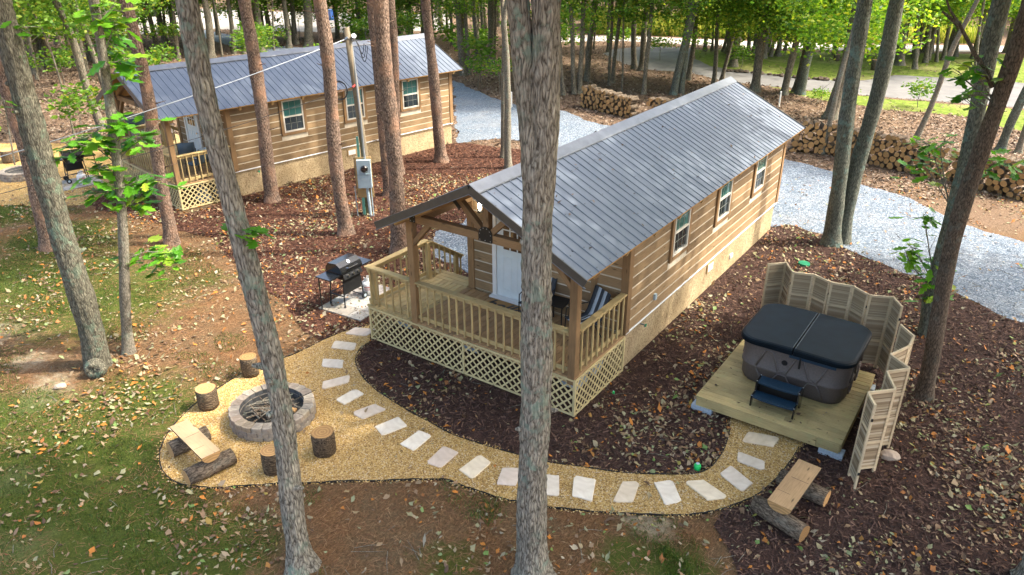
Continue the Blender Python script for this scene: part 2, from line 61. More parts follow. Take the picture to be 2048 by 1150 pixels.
TREES = [['near', 'oak', 'large lichen covered oak in the centre, forked at the top, before the cabin porch', [[[1.54, -5.69, 0.0, 0.196], [1.53, -5.69, 1.49, 0.187], [1.55, -5.68, 3.06, 0.176], [1.54, -5.69, 4.43, 0.167], [1.55, -5.68, 5.34, 0.161], [1.56, -5.68, 5.96, 0.158]], [[1.54, -5.69, 5.46, 0.119], [1.52, -5.7, 5.96, 0.118], [1.46, -5.74, 6.69, 0.115], [1.4, -5.78, 7.27, 0.113], [1.36, -5.81, 7.64, 0.113]], [[1.57, -5.67, 5.46, 0.125], [1.58, -5.66, 5.96, 0.129], [1.59, -5.65, 6.69, 0.132], [1.61, -5.64, 7.27, 0.134], [1.62, -5.64, 7.64, 0.139]]]], ['near', 'oak', 'pale barked leaning oak growing beside the stone fire pit', [[[-1.36, -7.33, 0.0, 0.151], [-1.35, -7.31, 1.12, 0.143], [-1.34, -7.29, 2.46, 0.135], [-1.34, -7.29, 3.29, 0.129], [-1.36, -7.32, 4.01, 0.124], [-1.38, -7.36, 5.42, 0.114], [-1.43, -7.43, 6.49, 0.107], [-1.45, -7.46, 7.15, 0.102], [-1.46, -7.47, 7.63, 0.099]]]], ['near', 'oak', 'thick mossy lichened trunk with a burl at its foot on the left lawn', [[[-9.15, -6.08, 0.0, 0.226], [-9.12, -6.02, 1.08, 0.221], [-9.13, -6.05, 2.63, 0.212], [-9.14, -6.05, 3.46, 0.207], [-9.14, -6.06, 5.09, 0.197], [-9.14, -6.05, 6.39, 0.19], [-9.14, -6.06, 7.2, 0.186]]]], ['near', 'slim', 'slim sapling with big green leaves beside the thick mossy trunk', [[[-9.15, -5.41, 0.0, 0.108], [-9.07, -5.23, 1.1, 0.104], [-8.99, -5.06, 2.32, 0.099], [-8.93, -4.92, 3.38, 0.095], [-8.85, -4.74, 5.06, 0.09], [-8.8, -4.63, 6.25, 0.085], [-8.78, -4.58, 7.12, 0.082]]]], ['near', 'pine', 'leftmost reddish pine trunk on the lawn before the second fire pit', [[[-16.62, -3.44, 0.0, 0.202], [-16.6, -3.4, 1.31, 0.193], [-16.59, -3.37, 3.7, 0.18], [-16.58, -3.34, 4.87, 0.173], [-16.59, -3.36, 6.23, 0.164]]]], ['near', 'pine', 'scarred reddish pine standing before the left cabin porch', [[[-14.06, -1.22, 0.0, 0.168], [-14.0, -1.11, 2.2, 0.16], [-13.98, -1.06, 4.14, 0.152], [-14.0, -1.1, 5.69, 0.145], [-14.0, -1.11, 6.66, 0.14]]]], ['near', 'pine', 'reddish pine before the first window of the left cabin', [[[-14.71, 2.94, 0.0, 0.211], [-14.66, 3.01, 3.22, 0.197], [-14.67, 3.0, 5.21, 0.188], [-14.69, 2.97, 6.36, 0.181]]]], ['near', 'pine', 'dark pine with dead twig stubs left of the utility pole', [[[-10.45, 2.24, 0.0, 0.196], [-10.49, 2.2, 3.01, 0.182], [-10.47, 2.22, 5.2, 0.172], [-10.47, 2.21, 6.6, 0.165]]]], ['near', 'pine', 'stout pine right of the utility pole, in front of another pine', [[[-8.15, 2.13, 0.0, 0.214], [-8.15, 2.13, 2.53, 0.2], [-8.15, 2.13, 4.52, 0.19], [-8.16, 2.13, 6.7, 0.178]]]], ['near', 'pine', 'pine half hidden behind the stout pine by the utility pole', [[[-11.86, 5.67, 0.0, 0.181], [-11.91, 5.62, 1.59, 0.185], [-11.92, 5.62, 3.57, 0.187], [-11.9, 5.64, 6.31, 0.185]]]], ['near', 'pine', 'thin pine just right of the stout pine, ending behind the cabin wall', [[[-13.3, 7.67, 0.0, 0.169], [-13.28, 7.69, 1.85, 0.164], [-13.27, 7.69, 2.75, 0.162], [-13.24, 7.73, 4.48, 0.157], [-13.23, 7.74, 6.11, 0.153]]]], ['near', 'pine', 'pine with orange bark scars near the right end of the left cabin', [[[-13.05, 9.87, 0.0, 0.217], [-13.15, 9.79, 2.22, 0.198], [-13.23, 9.72, 4.07, 0.18], [-13.3, 9.65, 5.98, 0.162]]]], ['near', 'slim', 'pale slim trunk just left of the forked oak', [[[-10.33, 10.58, 0.0, 0.134], [-10.38, 10.54, 2.6, 0.12], [-10.38, 10.54, 4.46, 0.107], [-10.44, 10.5, 5.56, 0.097], [-10.23, 10.64, 6.21, 0.087]]]], ['near', 'slim', 'thin grey trunk beside the pale slim trunk left of the forked oak', [[[-11.39, 11.71, 0.0, 0.111], [-11.36, 11.73, 2.29, 0.097], [-11.32, 11.76, 4.52, 0.085], [-11.39, 11.71, 5.93, 0.074]]]], ['near', 'grey', 'twin stemmed blue grey tree growing at the edge of the gravel drive', [[[1.78, 9.66, 0.0, 0.218], [1.71, 9.65, 0.88, 0.212], [1.64, 9.63, 1.91, 0.205], [1.6, 9.63, 2.76, 0.2], [1.55, 9.62, 4.12, 0.192], [1.54, 9.62, 5.16, 0.185], [1.45, 9.6, 6.62, 0.178]], [[1.96, 10.07, 0.0, 0.213], [1.98, 10.07, 0.81, 0.209], [1.99, 10.07, 2.01, 0.204], [2.02, 10.08, 2.87, 0.2], [2.09, 10.09, 4.24, 0.194], [2.13, 10.09, 5.4, 0.189], [2.15, 10.1, 6.62, 0.184]]]], ['near', 'grey', 'olive barked tree behind the leaning brown trunk right of the hot tub', [[[4.92, 5.32, 0.0, 0.147], [4.83, 5.32, 0.83, 0.152], [4.78, 5.32, 2.82, 0.151], [4.78, 5.32, 4.11, 0.153], [4.74, 5.32, 5.31, 0.155], [4.69, 5.31, 7.05, 0.154]]]], ['near', 'dark', 'leaning brown trunk right of the hot tub and folding screen', [[[5.28, 2.49, 0.0, 0.137], [5.16, 2.49, 1.36, 0.136], [5.08, 2.49, 2.87, 0.135], [5.09, 2.49, 4.01, 0.134], [5.13, 2.49, 5.48, 0.131], [5.2, 2.49, 6.89, 0.128]]]], ['near', 'oak', 'dark mossy trunk cut off by the bottom right corner', [[[7.4, -1.82, 0.0, 0.227], [7.09, -1.77, 1.44, 0.216], [6.89, -1.73, 2.54, 0.207], [6.54, -1.67, 4.85, 0.189], [6.14, -1.61, 7.06, 0.172]]]], ['near', 'slim', 'thin dark tree leaning right behind the long log stack', [[[1.76, 23.76, 0.0, 0.118], [2.08, 23.79, 1.8, 0.108], [2.34, 23.82, 3.83, 0.098], [2.78, 23.87, 5.74, 0.088]]]], ['near', 'slim', 'bluish thin leaning stem standing in front of the long log stack', [[[-0.97, 19.57, 0.0, 0.112], [-0.97, 19.57, 1.07, 0.1], [-0.88, 19.59, 2.75, 0.088], [-0.72, 19.62, 4.26, 0.076]]]], ['near', 'grey', 'blue green trunk leaning right at the right edge behind the log stack', [[[4.9, 24.24, 0.0, 0.165], [5.03, 24.24, 1.26, 0.162], [5.19, 24.25, 2.47, 0.159], [5.31, 24.25, 3.82, 0.155]]]], ['near', 'slim', 'thin dark stem at the right edge behind the log stack', [[[5.53, 24.21, 0.0, 0.123], [5.53, 24.21, 0.72, 0.116], [5.53, 24.21, 2.32, 0.109]]]], ['stack', 'far', 'slender trunk in the wood behind the short log stack, eighth from the left', [[[-15.18, 27.76, 0.0, 0.088], [-15.22, 27.73, 2.56, 0.079], [-15.28, 27.71, 4.7, 0.071]]]], ['stack', 'far', 'trunk in the wood behind the short log stack, ninth from the left', [[[-15.4, 28.56, 0.0, 0.119], [-15.29, 28.62, 2.46, 0.108], [-15.23, 28.65, 4.64, 0.097]]]], ['stack', 'far', 'slender trunk in the wood behind the short log stack, tenth from the left', [[[-13.67, 26.43, 0.0, 0.056], [-13.75, 26.39, 2.8, 0.051], [-13.84, 26.34, 4.85, 0.046]]]], ['stack', 'far', 'trunk in the wood behind the short log stack, eleventh from the left', [[[-16.56, 33.79, 0.0, 0.181], [-16.74, 33.7, 2.43, 0.164], [-16.87, 33.64, 4.24, 0.148]]]], ['stack', 'far', 'trunk in the wood behind the short log stack, twelfth from the left', [[[-15.95, 33.5, 0.0, 0.195], [-15.92, 33.51, 2.2, 0.177], [-15.84, 33.55, 4.29, 0.159]]]], ['stack', 'far', 'trunk in the wood behind the short log stack, thirteenth from the left', [[[-12.42, 26.59, 0.0, 0.125], [-12.35, 26.62, 2.38, 0.113], [-12.31, 26.64, 4.9, 0.101]]]], ['stack', 'far', 'trunk in the wood behind the short log stack, fifteenth from the left', [[[-12.08, 32.01, 0.0, 0.152], [-11.96, 32.06, 2.25, 0.138], [-11.94, 32.07, 4.56, 0.124]]]], ['stack', 'far', 'trunk in the wood behind the short log stack, first from the left', [[[-15.95, 23.85, 0.0, 0.111], [-16.19, 23.7, 2.4, 0.1], [-16.31, 23.63, 4.92, 0.089]]]], ['stack', 'far', 'trunk in the wood behind the short log stack, third from the left', [[[-15.59, 24.43, 0.0, 0.125], [-15.79, 24.31, 2.8, 0.113], [-15.94, 24.23, 4.9, 0.101]]]], ['stack', 'far', 'trunk in the wood behind the short log stack, fourth from the left', [[[-15.43, 24.71, 0.0, 0.14], [-15.43, 24.71, 2.34, 0.126], [-15.38, 24.74, 4.89, 0.113]]]], ['stack', 'far', 'trunk in the wood behind the short log stack, fifth from the left', [[[-16.99, 28.28, 0.0, 0.182], [-16.92, 28.32, 2.29, 0.164], [-16.75, 28.41, 4.59, 0.147]]]], ['stack', 'far', 'trunk in the wood behind the short log stack, second from the left', [[[-27.72, 43.56, 0.0, 0.187], [-27.8, 43.51, 1.96, 0.171], [-27.87, 43.47, 3.11, 0.156]]]], ['stack', 'far', 'slender trunk in the wood behind the short log stack, sixth from the left', [[[-23.14, 40.05, 0.0, 0.076], [-23.06, 40.09, 2.13, 0.07], [-22.99, 40.13, 3.54, 0.063]]]], ['stack', 'far', 'trunk in the wood behind the short log stack, seventh from the left', [[[-21.58, 39.54, 0.0, 0.131], [-21.65, 39.5, 2.27, 0.119], [-21.65, 39.5, 3.64, 0.108]]]], ['stack', 'grey', 'twin stemmed trunk in the wood behind the short log stack, fourteenth from the left', [[[-10.98, 27.39, 0.0, 0.194], [-10.69, 27.52, 2.41, 0.182], [-10.53, 27.58, 4.91, 0.171]], [[-10.72, 27.74, 0.0, 0.167], [-10.63, 27.78, 2.38, 0.142], [-10.35, 27.89, 4.9, 0.119]]]], ['gap', 'far', 'trunk in the wood between left cabin roof and forked oak, third from the left', [[[-24.44, 25.73, 0.0, 0.221], [-24.55, 25.64, 2.53, 0.2], [-24.72, 25.51, 4.44, 0.18]]]], ['gap', 'far', 'trunk in the wood between left cabin roof and forked oak, fourth from the left', [[[-24.18, 25.91, 0.0, 0.126], [-24.22, 25.88, 2.7, 0.114], [-24.28, 25.83, 4.43, 0.103]]]], ['gap', 'far', 'trunk in the wood between left cabin roof and forked oak, fifth from the left', [[[-26.78, 30.37, 0.0, 0.191], [-26.92, 30.25, 2.44, 0.173], [-27.05, 30.16, 4.03, 0.157]]]], ['gap', 'far', 'trunk in the wood between left cabin roof and forked oak, sixth from the left', [[[-30.48, 35.76, 0.0, 0.155], [-30.51, 35.74, 2.08, 0.141], [-30.55, 35.71, 3.51, 0.128]]]], ['gap', 'far', 'trunk in the wood between left cabin roof and forked oak, seventh from the left', [[[-24.9, 29.11, 0.0, 0.217], [-24.81, 29.17, 2.97, 0.196], [-24.79, 29.18, 4.19, 0.178]]]], ['gap', 'far', 'trunk in the wood between left cabin roof and forked oak, eighth from the left', [[[-25.13, 29.94, 0.0, 0.119], [-25.08, 29.98, 2.26, 0.108], [-25.04, 30.01, 4.12, 0.097]]]], ['gap', 'far', 'trunk in the wood between left cabin roof and forked oak, second from the left', [[[-33.67, 35.96, 0.0, 0.12], [-33.68, 35.95, 1.89, 0.109], [-33.73, 35.92, 3.36, 0.099]]]], ['gap', 'far', 'slender trunk in the wood between left cabin roof and forked oak, first from the left', [[[-38.01, 40.62, 0.0, 0.109], [-37.98, 40.64, 2.05, 0.1], [-37.99, 40.64, 2.86, 0.091]]]], ['grove', 'grove', 'tree of the grassy grove beyond the asphalt lane, first from the left', [[[-15.8, 44.04, 0.0, 0.132], [-15.89, 44.01, 1.86, 0.12], [-15.96, 43.98, 3.59, 0.109]]]], ['grove', 'grove', 'slender tree of the grassy grove beyond the asphalt lane, second from the left', [[[-15.37, 44.34, 0.0, 0.094], [-15.46, 44.3, 1.86, 0.086], [-15.54, 44.27, 3.59, 0.078]]]], ['grove', 'grove', 'tree of the grassy grove beyond the asphalt lane, fifth from the left', [[[-14.59, 44.55, 0.0, 0.112], [-14.43, 44.61, 1.89, 0.102], [-14.29, 44.66, 3.62, 0.093]]]], ['grove', 'grove', 'tree of the grassy grove beyond the asphalt lane, third from the left', [[[-10.23, 31.5, 0.0, 0.133], [-10.38, 31.44, 2.89, 0.119], [-10.41, 31.43, 4.66, 0.108]]]], ['grove', 'grove', 'tree of the grassy grove beyond the asphalt lane, fourth from the left', [[[-10.22, 32.67, 0.0, 0.12], [-9.93, 32.77, 2.57, 0.108], [-9.8, 32.82, 4.6, 0.098]]]], ['grove', 'grove', 'stout tree of the grassy grove beyond the asphalt lane, sixth from the left', [[[-11.57, 38.36, 0.0, 0.267], [-11.52, 38.38, 2.13, 0.242], [-11.46, 38.4, 4.16, 0.219]]]], ['grove', 'grove', 'tree of the grassy grove beyond the asphalt lane, seventh from the left', [[[-12.62, 44.37, 0.0, 0.147], [-12.74, 44.33, 2.02, 0.134], [-12.82, 44.31, 3.71, 0.121]]]], ['grove', 'grove', 'tree of the grassy grove beyond the asphalt lane, eighth from the left', [[[-12.34, 44.86, 0.0, 0.147], [-12.44, 44.83, 2.33, 0.134], [-12.48, 44.81, 3.69, 0.122]]]], ['grove', 'grove', 'stout tree of the grassy grove beyond the asphalt lane, ninth from the left', [[[-7.56, 30.75, 0.0, 0.254], [-7.55, 30.75, 2.7, 0.228], [-7.53, 30.76, 4.83, 0.205]]]], ['grove', 'grove', 'tree of the grassy grove beyond the asphalt lane, tenth from the left', [[[-10.88, 44.09, 0.0, 0.126], [-10.74, 44.14, 1.62, 0.115], [-10.79, 44.12, 3.81, 0.104]]]], ['grove', 'grove', 'tree of the grassy grove beyond the asphalt lane, eleventh from the left', [[[-10.51, 44.63, 0.0, 0.181], [-10.54, 44.62, 2.12, 0.164], [-10.52, 44.63, 3.79, 0.149]]]], ['grove', 'grove', 'tree of the grassy grove beyond the asphalt lane, thirteenth from the left', [[[-10.79, 47.11, 0.0, 0.112], [-10.67, 47.14, 2.24, 0.102], [-10.6, 47.16, 3.61, 0.093]]]], ['grove', 'grove', 'tree of the grassy grove beyond the asphalt lane, twelfth from the left', [[[-5.93, 30.83, 0.0, 0.194], [-5.78, 30.87, 2.4, 0.175], [-5.62, 30.91, 4.91, 0.156]]]], ['grove', 'grove', 'tree of the grassy grove beyond the asphalt lane, fourteenth from the left', [[[-5.7, 32.01, 0.0, 0.141], [-5.49, 32.07, 2.94, 0.126], [-5.32, 32.11, 4.84, 0.114]]]], ['grove', 'grove', 'slender tree of the grassy grove beyond the asphalt lane, seventeenth from the left', [[[-7.48, 47.83, 0.0, 0.073], [-7.63, 47.8, 1.67, 0.067], [-7.78, 47.77, 3.36, 0.061]]]], ['grove', 'grove', 'stout tree of the grassy grove beyond the asphalt lane, sixteenth from the left', [[[-2.34, 26.22, 0.0, 0.29], [-2.08, 26.27, 2.97, 0.258], [-2.04, 26.28, 5.37, 0.23]]]], ['grove', 'grove', 'stout tree of the grassy grove beyond the asphalt lane, eighteenth from the left', [[[-2.55, 45.2, 0.0, 0.286], [-2.72, 45.18, 1.92, 0.26], [-2.98, 45.14, 4.08, 0.235]]]], ['grove', 'grove', 'tree of the grassy grove beyond the asphalt lane, twentieth from the left', [[[-1.44, 44.02, 0.0, 0.147], [-1.7, 43.98, 2.1, 0.134], [-2.0, 43.94, 4.2, 0.121]]]], ['grove', 'grove', 'tree of the grassy grove beyond the asphalt lane, twenty first from the left', [[[-1.31, 47.31, 0.0, 0.154], [-1.48, 47.29, 2.11, 0.14], [-1.68, 47.26, 3.99, 0.127]]]], ['grove', 'grove', 'slender tree of the grassy grove beyond the asphalt lane, twenty third from the left', [[[-0.69, 47.98, 0.0, 0.103], [-1.05, 47.94, 2.07, 0.094], [-1.34, 47.91, 3.97, 0.085]]]], ['grove', 'grove', 'tree of the grassy grove beyond the asphalt lane, twenty fourth from the left', [[[-0.45, 49.2, 0.0, 0.14], [-0.52, 49.19, 1.99, 0.127], [-0.65, 49.18, 3.91, 0.115]]]], ['grove', 'grove', 'tree of the grassy grove beyond the asphalt lane, twenty second from the left', [[[-1.58, 52.1, 0.0, 0.11], [-1.71, 52.09, 1.64, 0.101], [-1.83, 52.07, 3.67, 0.091]]]], ['grove', 'grove', 'slender tree of the grassy grove beyond the asphalt lane, nineteenth from the left', [[[-2.29, 48.77, 0.0, 0.106], [-2.49, 48.75, 1.9, 0.097], [-2.71, 48.72, 3.85, 0.088]]]], ['grove', 'grove', 'tree of the grassy grove beyond the asphalt lane, twenty fifth from the left', [[[0.06, 51.47, 0.0, 0.143], [-0.19, 51.45, 1.79, 0.131], [-0.45, 51.42, 3.77, 0.119]]]], ['grove', 'grove', 'stout tree of the grassy grove beyond the asphalt lane, twenty seventh from the left', [[[1.52, 51.89, 0.0, 0.302], [1.5, 51.89, 1.52, 0.276], [1.4, 51.89, 3.82, 0.249]]]], ['grove', 'grove', 'slender tree of the grassy grove beyond the asphalt lane, twenty sixth from the left', [[[1.82, 45.76, 0.0, 0.097], [1.57, 45.74, 2.15, 0.088], [1.36, 45.73, 4.23, 0.08]]]], ['grove', 'grey', 'twin stemmed tree of the grassy grove beyond the asphalt lane, fifteenth from the left', [[[-5.24, 31.47, 0.0, 0.25], [-5.14, 31.49, 1.94, 0.231], [-4.83, 31.57, 4.9, 0.21]], [[-5.28, 31.78, 0.0, 0.14], [-5.1, 31.83, 3.1, 0.121], [-4.43, 32.0, 4.89, 0.105]]]], ['woods', 'far', 'stout trunk in the wood behind the left cabin, twelfth from the left', [[[-43.83, 21.03, 0.0, 0.27], [-43.7, 21.22, 2.81, 0.244], [-43.71, 21.21, 3.9, 0.222]]]], ['woods', 'far', 'slender trunk in the wood behind the left cabin, thirteenth from the left', [[[-43.58, 21.76, 0.0, 0.073], [-43.53, 21.83, 2.77, 0.066], [-43.56, 21.78, 3.87, 0.06]]]], ['woods', 'far', 'trunk in the wood behind the left cabin, fourteenth from the left', [[[-43.88, 23.01, 0.0, 0.166], [-43.8, 23.12, 2.65, 0.151], [-43.8, 23.13, 3.77, 0.137]]]], ['woods', 'far', 'trunk in the wood behind the left cabin, fifteenth from the left', [[[-43.68, 23.75, 0.0, 0.168], [-43.54, 23.93, 2.01, 0.153], [-43.45, 24.06, 3.72, 0.139]]]], ['woods', 'far', 'stout trunk in the wood behind the left cabin, sixteenth from the left', [[[-43.49, 25.1, 0.0, 0.284], [-43.44, 25.17, 1.9, 0.259], [-43.39, 25.23, 3.65, 0.235]]]], ['woods', 'far', 'trunk in the wood behind the left cabin, eighteenth from the left', [[[-43.17, 27.55, 0.0, 0.214], [-43.13, 27.61, 2.32, 0.195], [-43.15, 27.58, 3.5, 0.178]]]], ['woods', 'far', 'stout trunk in the wood behind the left cabin, nineteenth from the left', [[[-42.74, 29.18, 0.0, 0.357], [-42.64, 29.3, 1.95, 0.325], [-42.6, 29.34, 3.41, 0.296]]]], ['woods', 'far', 'slender trunk in the wood behind the left cabin, seventeenth from the left', [[[-43.09, 25.99, 0.0, 0.076], [-42.99, 26.13, 1.84, 0.07], [-42.92, 26.21, 2.9, 0.064]]]], ['woods', 'far', 'trunk in the wood behind the left cabin, eleventh from the left', [[[-45.4, 19.42, 0.0, 0.143], [-45.33, 19.52, 1.96, 0.13], [-45.24, 19.67, 3.93, 0.118]]]], ['woods', 'far', 'trunk in the wood behind the left cabin, twentieth from the left', [[[-48.67, 37.85, 0.0, 0.138], [-48.67, 37.85, 1.3, 0.127], [-48.64, 37.88, 2.58, 0.115]]]], ['woods', 'far', 'trunk in the wood behind the left cabin, fifth from the left', [[[-29.02, 4.97, 0.0, 0.183], [-29.14, 4.72, 1.7, 0.17], [-29.19, 4.62, 4.3, 0.155], [-29.29, 4.42, 5.63, 0.143]]]], ['woods', 'far', 'trunk in the wood behind the left cabin, sixth from the left', [[[-36.75, 9.36, 0.0, 0.139], [-36.82, 9.23, 1.94, 0.129], [-36.9, 9.07, 3.75, 0.12], [-36.96, 8.95, 5.0, 0.111]]]], ['woods', 'far', 'slender trunk in the wood behind the left cabin, fourth from the left', [[[-28.83, 3.55, 0.0, 0.044], [-28.83, 3.56, 1.88, 0.042], [-28.85, 3.51, 3.75, 0.039], [-28.91, 3.38, 4.95, 0.037], [-29.04, 3.1, 5.73, 0.035]]]], ['woods', 'far', 'trunk in the wood behind the left cabin, ninth from the left', [[[-50.5, 21.01, 0.0, 0.191], [-50.55, 20.92, 1.86, 0.174], [-50.6, 20.84, 3.63, 0.158]]]], ['woods', 'far', 'trunk in the wood behind the left cabin, tenth from the left', [[[-51.74, 22.46, 0.0, 0.118], [-51.62, 22.66, 2.0, 0.108], [-51.55, 22.77, 3.46, 0.098]]]], ['woods', 'far', 'slender trunk in the wood behind the left cabin, third from the left', [[[-48.15, 13.14, 0.0, 0.101], [-48.04, 13.37, 2.38, 0.091], [-47.96, 13.55, 4.22, 0.083]]]], ['woods', 'far', 'trunk in the wood behind the left cabin, seventh from the left', [[[-65.72, 26.47, 0.0, 0.162], [-65.63, 26.64, 1.73, 0.148], [-65.6, 26.69, 2.59, 0.136]]]], ['woods', 'far', 'trunk in the wood behind the left cabin, eighth from the left', [[[-64.64, 26.28, 0.0, 0.114], [-64.56, 26.42, 1.8, 0.105], [-64.55, 26.44, 2.65, 0.096]]]], ['woods', 'far', 'trunk in the wood behind the left cabin, twenty second from the left', [[[-47.58, 39.5, 0.0, 0.186], [-47.54, 39.54, 1.66, 0.17], [-47.55, 39.53, 2.52, 0.155]]]], ['woods', 'far', 'trunk in the wood behind the left cabin, twenty first from the left', [[[-46.93, 38.11, 0.0, 0.114], [-46.87, 38.16, 1.8, 0.104], [-46.88, 38.15, 2.64, 0.095]]]], ['woods', 'far', 'slender trunk in the wood behind the left cabin, second from the left', [[[-45.1, 9.62, 0.0, 0.092], [-45.03, 9.77, 2.34, 0.084], [-44.97, 9.93, 4.59, 0.075]]]], ['woods', 'far', 'trunk in the wood behind the left cabin, first from the left', [[[-38.78, 5.13, 0.0, 0.119], [-38.69, 5.35, 2.27, 0.107], [-38.63, 5.51, 4.21, 0.097]]]]]
FILL = [[-43.2, 45.9], [-70.8, 45.7], [-95.9, 25.1], [-85.6, 46.8], [-77.5, 17.7], [-63.6, 52.5], [-38.0, 48.3], [-66.9, 58.3], [-53.3, 67.1], [-71.1, 24.8], [-88.9, 32.1], [-52.2, 56.7], [-80.3, 24.5], [-48.7, 51.9], [-62.7, 28.9], [-48.8, 46.2], [-34.8, 54.0], [-55.7, 61.3], [-79.4, 35.4], [-44.9, 61.1], [-43.5, 67.8], [-85.9, 26.5], [-73.8, 51.6], [-106.8, 25.8], [-44.1, 55.9], [-92.7, 34.8], [-79.6, 50.5], [-91.4, 22.7], [-43.9, 41.3], [-95.7, 40.1], [-102.7, 28.6], [-58.2, 55.4], [-83.8, 41.8], [-113.2, 28.0], [-72.7, 31.9], [-59.7, 65.1], [-31.5, 49.6], [-77.1, 30.3], [-69.2, 51.1], [-92.7, 28.5], [-78.7, 43.4], [-87.2, 20.8], [-53.5, 50.1], [-109.5, 31.1], [-83.4, 32.0], [-100.9, 23.7], [-14.0, 69.0], [-15.0, 144.6], [7.9, 101.0], [-17.0, 114.9], [4.8, 71.9], [-27.3, 83.6], [-14.8, 119.6], [-0.0, 96.6], [5.6, 81.7], [-52.0, 95.1], [-2.9, 160.0], [-27.9, 53.9], [-3.3, 124.3], [-45.0, 132.0], [-65.0, 124.8], [-12.0, 83.8], [-17.2, 81.2], [-2.4, 107.3], [-28.2, 126.9], [-33.3, 82.8], [-6.5, 100.2], [-11.4, 74.1], [-40.8, 139.2], [-9.4, 65.0], [-45.5, 74.1], [-10.0, 95.0], [-39.9, 73.2], [-64.3, 113.6], [-38.0, 112.6], [-23.1, 53.7], [-19.9, 63.8], [-32.5, 61.6], [-52.4, 86.8], [-35.0, 67.8], [-26.9, 77.4], [-37.3, 85.7], [8.6, 122.6], [-40.8, 82.8], [-3.0, 79.2], [-55.8, 103.5], [-15.3, 106.8], [-4.8, 90.4], [-5.0, 134.1], [-62.5, 119.7], [1.6, 143.0], [-5.9, 156.1], [1.0, 85.9], [-20.3, 89.3], [-39.0, 100.0], [-59.0, 110.0], [7.8, 90.4], [-46.6, 110.2]]
NFILL = 46
MOSS = [[-14.83, -4.81, 2.4, 0.95], [-12.17, -4.4, 2.2, 0.75], [-17.05, -2.94, 1.8, 0.8], [-12.24, -3.02, 1.4, 0.5], [-6.72, -7.81, 2.0, 0.85], [-6.02, -8.89, 1.8, 0.9], [-7.0, -6.73, 1.5, 0.8], [-4.8, -7.29, 1.0, 0.5], [-4.55, -8.54, 1.5, 0.9], [-3.26, -8.27, 1.2, 0.75], [-8.45, -8.12, 1.4, 0.7], [-2.5, -7.87, 0.9, 0.65], [2.37, -4.48, 0.5, 0.6], [3.08, -4.33, 0.6, 0.7], [0.39, -6.09, 0.6, 0.5], [-13.03, 1.88, 0.8, 0.3], [-20.96, -2.45, 1.5, 0.9], [-10.94, -2.13, 0.8, 0.4]]
BARE = [[-10.58, -6.78, 0.7, 0.5], [-9.23, -7.02, 0.7, 0.55], [-12.36, -6.4, 0.8, 0.6], [-6.81, -8.84, 0.6, 0.6], [-5.08, -9.54, 0.7, 0.6], [-8.84, -7.4, 0.6, 0.7], [2.35, -3.62, 0.5, 0.7], [-2.72, -6.59, 0.4, 0.4]]
GRASS_P = [[-16.89, 44.26], [-13.18, 46.44], [-6.63, 49.3], [2.57, 54.6], [11.45, 58.87], [10.75, 44.08], [8.42, 43.04], [4.74, 42.24], [2.75, 42.07], [-2.06, 40.89], [-2.8, 38.71], [-3.86, 36.99], [-6.06, 36.5], [-8.0, 36.87], [-10.58, 36.91], [-12.92, 37.7], [-14.92, 39.98]]
VERGE = [[-7.6, 32.71], [-5.53, 32.48], [-3.38, 32.56], [-1.87, 32.76], [-0.4, 32.96], [1.94, 33.32], [3.51, 33.64], [5.21, 33.79], [8.34, 33.51], [8.28, 26.56], [5.35, 28.47], [3.64, 29.92], [2.28, 30.55], [0.12, 29.9], [-2.34, 30.25], [-4.49, 30.66]]
